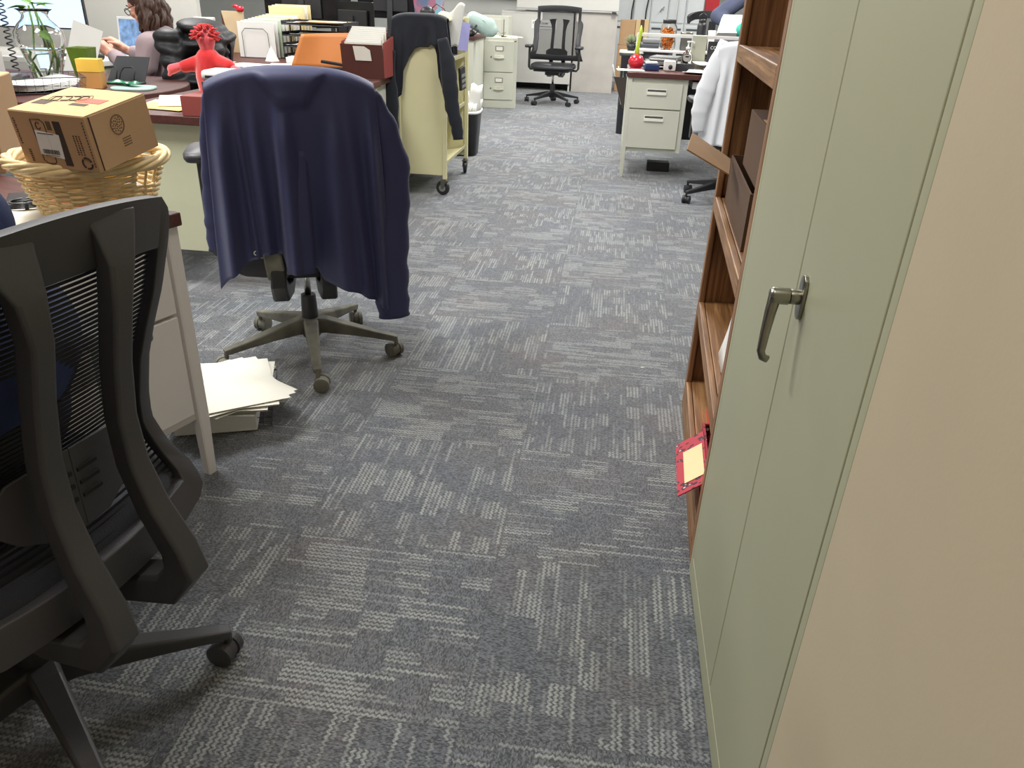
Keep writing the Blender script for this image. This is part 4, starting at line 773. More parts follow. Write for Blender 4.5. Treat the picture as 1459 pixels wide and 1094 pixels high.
for k, (x, y, a, w_, h_, m_) in enumerate(((-1.92, 3.28, 0.2, 0.24, 0.30, MANILA), (-1.90, 3.22, -0.15, 0.26, 0.20, PAPERY), (-1.95, 3.45, 0.5, 0.22, 0.28, PAPER), (-1.88, 3.34, 0.35, 0.2, 0.26, PAPER), (-1.62, 3.5, 0.1, 0.22, 0.28, PAPER))):
    sheet('folder' if k < 2 else 'paper', ['manila folder at the bottom of the papers beside the red plush toy', 'yellow folder sticking out towards the desk edge beside the red plush toy', 'white sheet behind the yellow folder, under the other white sheet', 'white sheet on top of the yellow folder beside the plush toy', 'white sheet behind the plush toy on the green desk'][k], 'folder' if k < 2 else 'paper', w_, h_, (x, y, DZ + 0.002 + 0.002 * k), a, m_)
# ------------------------------------------------------------------ rounded desk: vase and neighbours
V = thing('glass_vase', 'large clear glass vase of water with pothos cuttings on the rounded desk', 'vase', (-2.81, 3.72, DZ)); V.scale = (1, 1, 0.85)
prof = [(0.060, 0.0), (0.064, 0.01), (0.066, 0.04), (0.078, 0.12), (0.098, 0.19), (0.110, 0.245), (0.108, 0.285), (0.085, 0.325), (0.062, 0.352), (0.056, 0.372), (0.066, 0.392), (0.082, 0.404)]
inner = [(r - 0.0035, z) for r, z in prof[1:]]
MB().lathe(prof + list(reversed(inner)), seg=40).build('vase_glass', GL, V, smooth=True)
MB().lathe([(0.060, 0.0115)] + [(r - 0.0042, z) for r, z in prof[2:4]] + [(0.090, 0.185), (0.0935, 0.195)], seg=40).build('water', WATER, V, smooth=True)
def leaf(c, d, n_, L, W):
    c, d, n_ = Vector(c), Vector(d).normalized(), Vector(n_).normalized(); s = d.cross(n_).normalized(); n_ = s.cross(d)
    def f(u, v):
        w_ = W * math.sin(PI * min(1, v ** 0.75)) * (1 - 0.1 * v); return c + d * L * v + s * (2 * u - 1) * w_ + n_ * (abs(2 * u - 1) * w_ * 0.35 - 0.25 * L * v * v)
    return f
for k, P in enumerate(([(-0.02, 0.0, 0.03), (-0.05, 0, 0.16), (-0.03, 0.01, 0.30), (-0.02, 0, 0.42)], [(0.03, 0.01, 0.02), (0.06, 0.0, 0.15), (0.05, 0, 0.22), (0.02, 0.01, 0.33), (0.0, 0.0, 0.43)], [(0.01, -0.03, 0.03), (0.05, -0.03, 0.12), (0.07, -0.01, 0.20), (0.06, 0.0, 0.25)], [(-0.03, -0.03, 0.14), (0.0, -0.04, 0.175), (0.04, -0.02, 0.18)], [(0.0, 0.03, 0.02), (0.01, 0.05, 0.14), (-0.01, 0.03, 0.30), (0.0, 0.01, 0.40)])):
    MB().tube(P, 0.0045, 8).build('plant_stem', LEAF, V, smooth=True)
for c, d, n_, L, W in (((-0.03, 0, 0.41), (-0.8, -0.3, 0.1), (0, 0, 1), 0.09, 0.028), ((-0.01, 0, 0.425), (-0.5, 0.2, 0.35), (0, 0, 1), 0.08, 0.028), ((0.0, 0, 0.43), (0.9, -0.2, 0.1), (0, 0, 1), 0.09, 0.026), ((0.02, 0, 0.42), (0.7, 0.3, 0.3), (0.2, 0, 1), 0.08, 0.024), ((0.03, -0.02, 0.29), (0.7, -0.3, -0.5), (0.3, -0.8, 0.4), 0.075, 0.024), ((-0.05, -0.01, 0.40), (-0.6, 0.5, 0.5), (0, 0, 1), 0.06, 0.022)):
    MB().grid(leaf(c, d, n_, L, W), 6, 8).build('leaf', LEAF, V, solid=0.0008, smooth=True)
wire_tray('grey wire tray of white papers at the front of the rounded desk', (-2.72, 3.45, DZ + 0.002), math.radians(42), 0.46, 0.30, 0.07)
for k in range(5): sheet('paper', 'white sheet lying in the grey wire tray', 'paper', 0.25, 0.38, (-2.72, 3.45, DZ + 0.014 + 0.006 * k), math.radians(130 + 5 * k), PAPER, 'sheets in the grey wire tray', 0.002, 0.022)
o = thing('tea_box', 'yellow and tan carton standing between the vase and the black sorter', 'box', (-2.56, 3.70, DZ), 0.25)
MB().bx(-0.05, 0.05, -0.035, 0.035, 0, 0.075).build('lower_half', YELB2, o, bevel=0.002); MB().bx(-0.052, 0.052, -0.037, 0.037, 0.0755, 0.135).build('lid', YELB, o, bevel=0.002)
o = thing('planter', 'square olive green planter behind the yellow carton', 'planter', (-2.91, 4.16, DZ), 0.1)
MB().rings([[Vector((x * s, y * s, z)) for x, y in ((-1, -1), (1, -1), (1, 1), (-1, 1))] for s, z in ((0.04, 0), (0.055, 0.15), (0.05, 0.15), (0.047, 0.13))]).build('pot', GREENC, o, bevel=0.004)
t = thing('letter_sorter', 'black letter sorter with arched wire dividers in front of the seated woman', 'organiser', (-2.555, 3.97, DZ), 0.1); t.scale = (0.84, 1, 0.95)
MB().rings([[Vector((x, y, z)) for x, y, z in ((-0.13, 0.0, 0.0), (0.11, 0.0, 0.0), (0.12, 0.09, 0.13), (-0.09, 0.09, 0.13))], [Vector((x, y + 0.006, z)) for x, y, z in ((-0.13, 0.0, 0.0), (0.11, 0.0, 0.0), (0.12, 0.09, 0.13), (-0.09, 0.09, 0.13))]]).build('back_plate', BLK, t, bevel=0.001)
MB().bx(-0.13, 0.12, -0.09, 0.006, 0, 0.008).build('base', BLK, t, bevel=0.002)
for x0 in (-0.11, 0.0): MB().tube([(x0, -0.08, 0.008), (x0 + 0.012, -0.07, 0.06), (x0 + 0.03, -0.055, 0.085), (x0 + 0.08, -0.05, 0.088), (x0 + 0.095, -0.055, 0.07), (x0 + 0.085, -0.07, 0.008)], 0.004, 8).build('wire_arch', BLK, t, smooth=True)
o = setp(MB().prism([(0.1 * math.copysign(abs(math.cos(a)) ** 0.6, math.cos(a)), 0.085 * math.copysign(abs(math.sin(a)) ** 0.6, math.sin(a))) for a in [2 * PI * k / 32 for k in range(32)]], 0.012).build('tray', TEAL, bevel=0.004), 'pale teal tray near the rounded end of the dark desk', 'tray'); place(o, (-2.375, 3.74, DZ), 0.2)
o = setp(MB().grid(lambda u, v: Vector(((u - 0.5) * 0.15, (v - 0.5) * 0.07 + 0.02 * math.sin(u * 5), 0.012 + 0.012 * math.sin(u * 9) * math.sin(v * 3) ** 2)), 20, 8).build('plastic_pouch', GREENP, solid=0.003, smooth=True), 'crumpled green plastic pouch on the pale teal tray', 'pouch'); place(o, (-2.42, 3.75, DZ + 0.016), 0.1)
sheet('paper', 'sheet of paper held up in the hand of the seated woman', 'paper', 0.22, 0.31, (-3.10, 4.44, 0.845), 0, PAPER, None, 0.0015, 0.0, rot=(math.radians(74), math.radians(14), math.radians(-14)))
t = thing('monitor', 'computer monitor with a pale blue lit screen facing the seated woman', 'monitor', (-3.93, 5.25, DZ), math.radians(8))
MB().bx(-0.31, 0.31, 0.0, 0.03, 0.17, 0.53).build('monitor_case', BLK, t, bevel=0.004); MB().bx(-0.30, 0.30, -0.0015, -0.0003, 0.18, 0.52).build('screen', SCRB, t); MB().bx(-0.03, 0.03, 0.032, 0.05, 0.01, 0.4).build('stand_neck', BLK, t, bevel=0.003); MB().bx(-0.12, 0.12, -0.05, 0.12, 0, 0.009).build('stand_foot', BLK, t, bevel=0.003)
t = thing('monitor', 'dark grey monitor seen from behind at the top left corner', 'monitor', (-3.71, 4.12, DZ), math.radians(-4)); MB().bx(-0.27, 0.23, 0, 0.035, 0.19, 0.52).build('monitor_case', DGREY, t, bevel=0.006); MB().bx(-0.03, 0.03, -0.03, -0.001, 0.01, 0.3).build('stand_neck', BLK, t); MB().bx(-0.12, 0.12, -0.1, 0.08, 0, 0.009).build('stand_foot', BLK, t, bevel=0.003)
b = MB(); P = [(-3.40 + 0.016 * math.cos(2 * PI * 14 * k / 220), 4.25 + 0.016 * math.sin(2 * PI * 14 * k / 220), DZ + 0.004 + 0.42 * k / 220) for k in range(221)]; setp(b.tube(P, 0.004, 6).tube([(-3.40, 4.25, DZ + 0.42), (-3.5, 4.2, DZ + 0.5), (-3.6, 4.16, DZ + 0.48)], 0.004, 6).build('spiral_cable', BLK, smooth=True), 'spiral black cable hanging beside the dark grey monitor', 'cord')
for k in range(6):
    o = setp(MB().bx(-0.06, 0.06, -0.008, 0.008, 0, 0.11).build('card', PLWHT if k % 2 else PAPER, bevel=0.001), 'small white card standing in the row left of the glass vase', 'card', 'white cards standing left of the vase'); place(o, (-3.62 + 0.03 * k, 3.98 + 0.035 * k - 0.0, DZ), rot=(0.12, 0, 0.9))
o = setp(MB().bx(-0.12, 0.12, -0.08, 0.08, 0, 0.05).build('organiser_tray', TEAL, bevel=0.004), 'mint green plastic tray at the left edge behind the vase', 'tray'); place(o, (-3.42, 3.92, DZ), 0.2)
o = setp(MB().bx(-0.14, 0.12, -0.05, 0.05, 0, 0.03).build('stapler', BLK, bevel=0.006), 'black stapler left of the vase on the rounded desk', 'stapler'); place(o, (-3.12, 3.78, DZ), 0.3)
o = setp(MB().bx(-0.14, 0.14, -0.1, 0.1, 0, 0.055).build('document_box', GREY, bevel=0.004), 'mid grey flat box at the left edge beside the grey wire tray', 'box'); place(o, (-3.02, 3.55, DZ), 0.45)
# desk under the lit monitor, picture and partition behind
t = thing('office_desk', 'white topped desk carrying the lit monitor at the far left', 'desk', (-4.2, 5.3, 0)); MB().bx(-1.2, 0.80, -0.25, 0.5, 0.713, 0.747).build('desktop', OFFW, t, bevel=0.003)
for x in (-1.15, 0.34): MB().bx(x, x + 0.42, -0.2, 0.45, 0.0, 0.7125).build('pedestal', PUTTY, t, bevel=0.003)
setp(MB().bx(-6.5, -3.45, 6.5, 6.56, 0, 1.6).build('wall_partition_left', OFFW), None, None, kind='structure')
t = thing('framed_picture', 'small white framed blue picture right of the lit monitor', 'picture', (-3.42, 5.42, DZ + 0.001), rot=(math.radians(-8), 0, math.radians(-6))); MB().bx(-0.09, 0.13, 0, 0.015, 0, 0.26).build('frame', PLWHT, t, bevel=0.002)
MB().bx(-0.075, 0.115, -0.001, -0.0003, 0.015, 0.245).build('print', mat('blue_print', (126, 160, 206), 0.5, var=0.5, vscale=22), t)
o = setp(fused('desk_gadget', [([(0, 0, 0.03), (0.05, 0, 0.03), (0.10, 0.0, 0.025)], [0.03, 0.04, 0.024])], [], BLK, None, 0.008), 'black rounded desk gadget behind the raised hand of the seated woman', 'gadget'); o.location = (-3.56, 5.14, DZ - 0.004)
# ------------------------------------------------------------------ long desk behind the jacket chair
t = thing('file_rack', 'wire file rack crowded with white sheets and folders behind the jacket chair', 'rack', (-2.68, 5.88, DZ), 0.05)
for k in range(9): MB().tube([(-0.13, 0.06 * k, 0.0), (-0.135, 0.06 * k, 0.17), (-0.11, 0.06 * k, 0.20), (0.11, 0.06 * k, 0.20), (0.135, 0.06 * k, 0.17), (0.13, 0.06 * k, 0.0)] if k else [(-0.1, -0.012, 0.0), (-0.105, -0.012, 0.17), (-0.08, -0.012, 0.20), (0.06, -0.012, 0.20), (0.09, -0.012, 0.17), (0.10, -0.012, 0.0)], 0.0022, 6).build('wire_divider', BLK, t, smooth=True)
MB().tube([(-0.13, -0.02, 0.003), (0.13, -0.02, 0.003), (0.13, 0.5, 0.003), (-0.13, 0.5, 0.003)], 0.003, 6, loop=True).build('rack_base', BLK, t)
fcol = [PAPER, PAPER, mat('pale_green_folder', (206, 222, 196), 0.8), PAPER, PAPERW, MANILA, PAPERW, PAPER, MANILA, MANILA, PAPERW, MANILA]
for k in range(12):
    o = setp(MB().bx(-0.14, 0.14, -0.006, 0.006, 0.003, 0.245 + 0.006 * k + (0.05 if k > 8 else 0)).build('file_folder', fcol[k], bevel=0.001), {2: 'pale green folder near the front of the wire file rack', 9: 'manila folder, front of the tall ones in the wire file rack', 11: 'rearmost tall manila folder in the wire file rack, with handwriting on its tab'}.get(k, 'upright folder of papers in the wire file rack'), 'folder', 'folders in the wire file rack')
    place(o, (-2.68 + 0.009 * k, 5.885 + 0.045 * k, DZ), 0.05)
o = thing('sticky_tab', 'x', 'x'); bpy.data.objects.remove(o)
t = thing('letter_trays', 'stack of three black letter trays right of the wire file rack', 'tray', (-2.22, 5.95, DZ), -0.03)
for k in range(4): 
    z = 0.012 + 0.075 * k; MB().bx(-0.24, 0.24, -0.12, 0.2, z, z + 0.006).bx(-0.24, -0.235, -0.12, 0.2, z, z + 0.03).bx(0.235, 0.24, -0.12, 0.2, z, z + 0.03).bx(-0.24, 0.24, 0.195, 0.2, z, z + 0.03).build('letter_tray', BLK, t, bevel=0.002)
for x in (-0.225, 0.225): MB().cyl((x, 0.19, 0), (x, 0.19, 0.27), 0.006, 8).cyl((x, 0.0, 0), (x, 0.0, 0.27), 0.006, 8).build('riser_posts', BLK, t)
for k, (z, m_, a, dx) in enumerate(((0.02, PAPER, 0.06, -0.06), (0.095, PAPER, -0.05, -0.08), (0.17, PAPERW, 0.04, -0.03), (0.246, PAPER, 0.1, -0.05), (0.2505, ORANGE, -0.1, 0.03), (0.255, MANILA, 0.05, 0.06))):
    sheet('envelope' if k > 3 else 'paper', ['white paper in the lowest black letter tray', 'white paper in the second black letter tray from below', 'cream paper in the third black letter tray', 'white paper on the top black letter tray, under the envelopes', 'orange envelope on top of the black letter trays', 'tan envelope lying uppermost on the black letter trays'][k], 'envelope' if k > 3 else 'paper', 0.34, 0.24, (-2.22 + dx, 5.95 + (0.04 if k < 4 else 0.02), DZ + z), a, m_, None, 0.003, 0.006)
o = setp(MB().grid(lambda u, v: Vector(((u - 0.5) * 0.36 - 0.05 * (1 - v), 0.10 * v + 0.03 * math.sin(u * 4), 0.005 + 0.20 * v + 0.02 * u * v)), 14, 8).build('orange_folder', ORANGE, solid=0.006, smooth=True), 'orange folder leaning upright beside the brown file box', 'folder'); place(o, (-1.93, 5.22, DZ), 0.0)
t = thing('hole_punch', 'black hole punch in front of the orange folder', 'punch', (-1.80, 5.10, DZ), 0.1); MB().bx(-0.11, 0.11, -0.03, 0.03, 0, 0.03).build('base', BLK, t, bevel=0.004); MB().box((0, 0, 0.05), (0.20, 0.035, 0.018), Ry(0.12)).build('lever', BLK, t, bevel=0.004)
t = thing('file_box', 'brown expanding file pocket packed with white files, left of the book cart', 'box', (-1.535, 4.92, DZ), 0.0)
b = MB(); b.rings([[Vector((x, -0.095 - (0.03 if z else 0), z)) for x in (-0.13, 0.13) ] + [Vector((x, -0.091 - (0.03 if z else 0), z)) for x in (0.13, -0.13)] for z in (0, 0.19)]); b.build('front_board', BROWNF, t)
MB().bx(-0.13, 0.13, 0.10, 0.104, 0, 0.23).build('rear_board', BROWNF, t); MB().bx(-0.13, 0.13, -0.09, 0.10, 0, 0.004).build('bottom_board', BROWNF, t)
for s in (-1, 1):
    P = []; n = 17
    for z, f_ in ((0.004, 1), (0.2, 1.1)): P.append([Vector((s * (0.128 + 0.008 * (k % 2)), -0.09 * f_ + (0.19 * f_) * k / n - 0.0, z + 0.03 * k / n * (z > 0.1))) for k in range(n + 1)])
    b = MB(); b.rings(P, cap=False, closed=False); b.build('pleated_side', REDBR, t, solid=0.002)
MB().rings([[Vector((x, -0.1265, z)) for x, z in q] if False else [Vector((x, -0.100 - 0.03 * z / 0.19 + dy, z)) for x, z in ((-0.04, 0.10), (0.06, 0.10), (0.055, 0.16), (0.02, 0.18), (-0.05, 0.18))] for dy, q in ((0.0, 0), (-0.0015, 0))]).build('paper_label', PAPERW, t)
for k in range(9):
    o = setp(MB().bx(-0.115, 0.112 - 0.006 * (k % 3), -0.003, 0.003, 0, 0.195 + 0.010 * k).build('file', PAPER if k % 3 else PAPERW, bevel=0.001), 'white file standing in the brown expanding file pocket', 'file', 'files in the brown expanding pocket'); place(o, (-1.535, 4.838 + 0.0195 * k, DZ + 0.005), 0)
def black_monitor(label, loc, rz, w_=0.54, h_=0.36, z=0.2):
    t = thing('monitor', label, 'monitor', loc, rz); MB().bx(-w_ / 2, w_ / 2, 0, 0.02, z, z + h_).build('monitor_case', SCRK, t, bevel=0.004); MB().bx(-0.16, 0.16, -0.025, -0.0005, z + 0.06, z + h_ - 0.06).build('rear_bulge', BLK, t, bevel=0.008)
    MB().rsweep([(0, -0.05, 0.01), (0, -0.045, z), (0, -0.03, z + 0.2)], 0.05, 0.016).build('stand_neck', BLK, t); MB().bx(-0.13, 0.13, -0.14, 0.06, 0, 0.01).build('stand_foot', BLK, t, bevel=0.003)
black_monitor('large black monitor seen from behind, above the black letter trays', (-2.55, 6.50, DZ), 0.05, 0.62)
black_monitor('black monitor turned edge-on, between the letter trays and the brown file pocket', (-2.10, 6.42, DZ), -0.5, 0.42, 0.3, 0.1)
# pen cup etc. behind the puffer coat
for k in range(1):
    t = thing('pen_cup', 'black mesh pen cup left of the wire file rack', 'cup', (-2.99, 6.0, DZ)); MB().lathe([(0.036, 0.0), (0.04, 0.105), (0.037, 0.105), (0.034, 0.004)], seg=20).build('cup_wall', BLK, t, smooth=True)
for k in range(5): 
    o = setp(MB().cyl((0, 0, 0), (0.004, 0, 0.15), 0.0035, 8).build('pen', [BLK, PLWHT, STEEL, BLK, DGREY][k]), 'pen standing in the black pen cup', 'pen', 'pens in the black pen cup'); place(o, (-2.99 + 0.014 * math.cos(k * 1.3), 6.0 + 0.014 * math.sin(k * 1.3), DZ + 0.006), rot=(0.1 * math.sin(k), 0.1 * math.cos(k * 1.3), 0))
t = thing('flower_cup', 'pale cup with yellow flowers behind the red plush toy', 'cup', (-3.10, 6.05, DZ)); MB().lathe([(0.045, 0), (0.048, 0.09), (0.05, 0.15), (0.046, 0.15), (0.043, 0.01)], seg=20).build('cup_wall', PAPERW, t, smooth=True)
b = MB()
for k in range(6): b.ell((0.03 * math.cos(k * 1.1), 0.03 * math.sin(k * 1.1), 0.165 + 0.01 * (k % 3)), (0.02, 0.02, 0.014), None, 10, 6)
b.build('flowers', YELB, t, smooth=True)
o = thing('letter_opener', 'dark brown letter opener standing behind the pen cup', 'letter opener', (-3.04, 6.13, DZ)); MB().rsweep([(0, 0, 0), (0.0, 0, 0.1), (-0.01, 0, 0.2), (-0.02, 0, 0.29)], [0.014, 0.016, 0.02, 0.004], 0.005).build('blade', BROWNF, o)
o = setp(MB().bx(-0.1, 0.075, 0, 0.012, 0, 0.30).build('clip_board', mat('tan_board', (206, 182, 146), 0.8), bevel=0.002), 'tan board standing behind the yellow flowers', 'board'); place(o, (-3.02, 6.26, DZ), 0.05)
o = thing('snack_box', 'white and maroon box left of the yellow flowers', 'box', (-3.25, 6.22, DZ)); MB().bx(-0.07, 0.07, -0.04, 0.04, 0.0, 0.20).build('box_body', REDBR, o, bevel=0.002); MB().bx(-0.071, 0.071, -0.041, 0.041, 0.2005, 0.25).build('box_lid', PAPER, o, bevel=0.006)
o = setp(MB().ell((0, 0, 0.02), (0.035, 0.02, 0.024), None, 14, 10).ell((-0.035, 0, 0.04), (0.03, 0.012, 0.012), None, 12, 8).build('red_cap', REDG, voxel=0.005), 'small red ornament on top of the tan board by the wire file rack', 'ornament'); o.location = (-2.97, 6.266, DZ + 0.297)
o = setp(MB().ell((0, 0, 0.025), (0.05, 0.04, 0.028), None, 14, 10).build('stone', DGREY, smooth=True), 'dark grey lump of rock in front of the wire file rack', 'rock'); place(o, (-2.83, 5.62, DZ), 0.3)
o = setp(MB().grid(lambda u, v: Vector(((u - 0.5) * 0.12, (v - 0.5) * 0.1, 0.004 + 0.06 * math.exp(-((u - 0.6) ** 2 + (v - 0.5) ** 2) * 18) + 0.008 * math.sin(u * 21) * math.cos(v * 17))), 14, 12).build('crumpled_tissue', PAPER, solid=0.002, smooth=True), 'crumpled white tissue left of the dark rock', 'tissue'); place(o, (-2.97, 5.62, DZ), 0)
o = setp(MB().rings([[Vector((0.05 * math.cos(a) * s, 0.05 * math.sin(a) * s, z)) for a in [2 * PI * k / 4 + 0.4 for k in range(4)]] for s, z in ((1, 0), (0.04, 0.10))]).build('folded_note', PAPER), 'white paper folded into a pyramid in front of the wire file rack', 'paper'); place(o, (-2.48, 5.66, DZ), 0)
for k, (x, y, a) in enumerate(((-2.75, 5.3, 0.1), (-2.5, 5.25, -0.2), (-2.25, 5.35, 0.3), (-2.95, 5.35, -0.1))): sheet('paper', 'white sheet spread on the long desk between the plush toy and the trays', 'paper', 0.22, 0.28, (x, y, DZ + 0.001 + 0.0016 * k), a, PAPER, 'sheets spread on the long desk')
o = setp(MB().bx(-0.09, 0.09, -0.06, 0.06, 0, 0.045).build('paper_pad', PAPER, bevel=0.002), 'thick white paper pad between the folded note and the orange folder', 'paper'); place(o, (-2.22, 5.56, DZ), 0.05)
# ------------------------------------------------------------------ book cart with sweater
CT = thing('book_cart', 'cream steel book cart on casters in the middle, draped with a black sweater', 'cart', (-1.405, 5.06, 0))
CW, CL, CH = 0.335, 0.80, 1.085
for y0, nm in ((0.0, 'end_panel'), (CL - 0.03, 'end_panel')):
    b = MB(); b.bx(0.02, CW - 0.02, y0 + 0.010, y0 + 0.022, 0.135, CH); e = b.build(nm, CREAM, CT, bevel=0.002)
    for x in (0.0, CW - 0.03): MB().bx(x, x + 0.028, y0, y0 + 0.032, 0.11, CH).build('corner_post', CREAM, CT, bevel=0.005)
MB().bx(0.002, 0.012, 0.034, CL - 0.032, 0.14, CH - 0.02).build('side_panel', CREAM, CT, bevel=0.001)
for z in (0.14, 0.45, 0.78): 
    b = MB(); b.rings([[Vector((x, y, z + dz)) for x, dz in ((0.013, -0.0), (0.013, 0.006), (CW - 0.03, 0.056), (CW - 0.022, 0.075), (CW - 0.018, 0.075), (CW - 0.026, 0.045))] for y in (0.034, CL - 0.032)]); b.build('sloped_shelf', CREAM, CT, bevel=0.001)
for x in (0.02, CW - 0.02):
    for y in (0.03, CL - 0.03):
        b = MB(); b.cyl((x, y, 0.10), (x, y, 0.115), 0.014); b.box((x, y + 0.0, 0.098), (0.045, 0.045, 0.006))
        ax = Vector((0.25, 0.97, 0)) if y < 0.1 else Vector((0.97, 0.25, 0)); fw = Vector((-ax.y, ax.x, 0)); c0 = Vector((x, y, 0)) + fw * 0.014
        for s in (-1, 1): b.rings([[Vector((x, y, 0)) + ax * (s * 0.017 + q) + fw * f_ + Vector((0, 0, z)) for f_, z in ((-0.022, 0.098), (0.022, 0.098), (0.024, 0.045), (0.006, 0.045))] for q in (-0.0015, 0.0015)])
        cs = b.build('caster', STEEL, CT)
        MB().tube([c0 - ax * 0.012 + Vector((0, 0, 0.0485)), c0 + ax * 0.012 + Vector((0, 0, 0.0485))], 0.048, 26).build('caster_wheel', BLK, cs, bevel=0.006)
        MB().tube([c0 - ax * 0.0145 + Vector((0, 0, 0.0485)), c0 + ax * 0.0145 + Vector((0, 0, 0.0485))], 0.024, 18).build('wheel_hub', GREY, cs)
SW = thing('sweater', 'black navy sweater draped over the near end of the cream book cart', 'sweater', (-1.2375, 5.06, 0), 0)
hem3 = lambda a: lerp(a, [(-0.26, 0.50), (-0.225, 0.56), (-0.17, 0.60), (-0.10, 0.645), (-0.092, 0.70), (-0.088, 0.78), (-0.06, 0.86), (-0.03, 0.91), (0.0, 0.925), (0.05, 0.925), (0.068, 0.945), (0.09, 0.93), (0.098, 0.88), (0.10, 0.76), (0.12, 0.70), (0.17, 0.62), (0.20, 0.58)])
drape('sweater_body', NAVYD, SW, hem3, lambda z: lerp(z, [(0.5, 0.21), (0.8, 0.205), (1.0, 0.185), (1.10, 0.172)]), 1.113, lambda z: 0.018, [(-0.13, 0.025, 0.024, -0.04), (0.15, 0.02, 0.02, 0.01), (-0.05, 0.03, 0.014, -0.05), (0.05, 0.03, 0.012, 0.04)], front_len=0.25, curve=0.0, thick=0.006)
sleeve('sleeve', [(0.15, -0.035, 0.98), (0.185, -0.045, 0.85), (0.20, -0.05, 0.72), (0.215, -0.05, 0.58), (0.245, -0.05, 0.47), (0.255, -0.05, 0.385)], [0.03, 0.048, 0.052, 0.046, 0.040, 0.034], NAVYD, SW, 0.5)
sleeve('sleeve', [(-0.17, -0.035, 0.90), (-0.19, -0.04, 0.75), (-0.18, -0.05, 0.62), (-0.185, -0.05, 0.45), (-0.19, -0.05, 0.30), (-0.19, -0.05, 0.2)], [0.02, 0.035, 0.045, 0.046, 0.042, 0.036], NAVYD, SW, 0.6)
o = setp(MB().grid(lambda u, v: Vector((0.20 * u - 0.05 * v, 0.05 * v + 0.02 * math.sin(u * 6), 0.26 * (1 - v) - 0.09 * (1 - u) ** 2 + 0.02 * math.sin(u * 9))), 14, 14).build('paper', PAPER, solid=0.004, smooth=True), 'crumpled white paper hanging off the top of the book cart', 'paper'); place(o, (-1.21, 5.36, 0.90), 0.1)
o = thing('camera_strap', 'x', 'x'); bpy.data.objects.remove(o)
o = setp(MB().ell((0, 0, 0.035), (0.05, 0.035, 0.035), None, 14, 10).tube([(0.02, 0, 0.05), (0.06, 0.0, 0.085), (0.11, 0.0, 0.06), (0.14, 0, 0.01)], 0.009, 8, flat=0.4).build('headset', BLK, smooth=True), 'black headset on top of the book cart beside the white paper', 'headset'); place(o, (-1.28, 5.42, 1.1))
MB().bx(0.013, CW - 0.03, 0.034, CL - 0.032, 1.07, 1.078).build('top_shelf', CREAM, CT)
bpy.data.objects['headset'].location = (-1.27, 5.42, 1.0785)
t = thing('tote_bag', 'bag printed with pink and blue flowers standing on the book cart', 'bag', (-1.33, 5.72, 1.079), 0)
fm = bpy.data.materials.new('floral_cloth'); fm.use_nodes = True; n_ = NT(fm); vv = n_.new('ShaderNodeTexVoronoi'); vv.inputs['Scale'].default_value = 26; n_.put(vv.inputs['Vector'], n_.coord())
n_.base(n_.ramp(n_.noise(vv.outputs['Position'], 9, 1), [(0.35, lin((60, 110, 150))), (0.48, lin((170, 96, 120))), (0.6, lin((110, 160, 190)))]))
MB().rings([[Vector((x * s, y * s, z)) for x, y in ((-0.09, -0.045), (0.09, -0.045), (0.09, 0.045), (-0.09, 0.045))] for z, s in ((0, 1), (0.1, 1.12), (0.22, 1.0))]).build('bag_body', fm, t, bevel=0.015)
for s in (-1, 1): MB().tube([(s * 0.05 * 1, -0.03, 0.21), (s * 0.04, -0.02, 0.30), (0, 0, 0.33)], 0.006, 6).build('handle', BLUEG, t)
o = setp(MB().bx(-0.045, 0.045, -0.001, 0.001, -0.09, 0.09).build('card', PURP), 'lilac card clipped to the outer side of the book cart', 'card'); place(o, (-1.085, 5.70, 0.965), rot=(0, 0.12, 0.55))
o = thing('file_holder', 'black bent file holder on the upper shelf of the book cart', 'holder', (-1.15, 5.42, 0.857), 0.0)
MB().bx(-0.05, 0.06, -0.15, 0.12, 0, 0.004).build('holder_base', BLK, o); MB().bx(-0.05, 0.06, 0.1, 0.103, 0.004, 0.09).build('holder_back', BLK, o); MB().bx(-0.02, 0.05, 0.02, 0.024, 0.005, 0.10).build('photo_card', NAVYD, o)
t = thing('calculator', 'black device with silver keys hanging over the side of the book cart', 'calculator', (-1.075, 5.62, 0.70), rot=(0.0, -0.15, 1.35)); MB().bx(-0.04, 0.04, -0.01, 0.01, -0.075, 0.075).build('case', BLK, t, bevel=0.003)
for k in range(3):
    MB().bx(-0.03, 0.03, -0.0125, -0.0105, -0.06 + 0.035 * k, -0.04 + 0.035 * k).build('key_row', GREY, t)
# waste bin
t = thing('waste_bin', 'black waste bin with white liner and upright papers behind the book cart', 'bin', (-1.24, 6.66, 0), 0.05)
rr = lambda w_, d_, z, n=28: [Vector((math.copysign(abs(math.cos(a)) ** 0.5, math.cos(a)) * w_, math.copysign(abs(math.sin(a)) ** 0.5, math.sin(a)) * d_, z)) for a in [2 * PI * k / n for k in range(n)]]
MB().rings([rr(0.10, 0.15, 0), rr(0.125, 0.18, 0.33), rr(0.132, 0.187, 0.335), rr(0.132, 0.187, 0.36), rr(0.118, 0.174, 0.36), rr(0.095, 0.145, 0.01)]).build('bin_body', BLK, t, smooth=True)
MB().rings([rr(0.134, 0.189, 0.345), rr(0.136, 0.191, 0.352), rr(0.134, 0.189, 0.363), rr(0.128, 0.182, 0.366)], cap=False).build('bin_liner', PLWHT, t, solid=0.001, smooth=True)
rnd = random.Random(12)
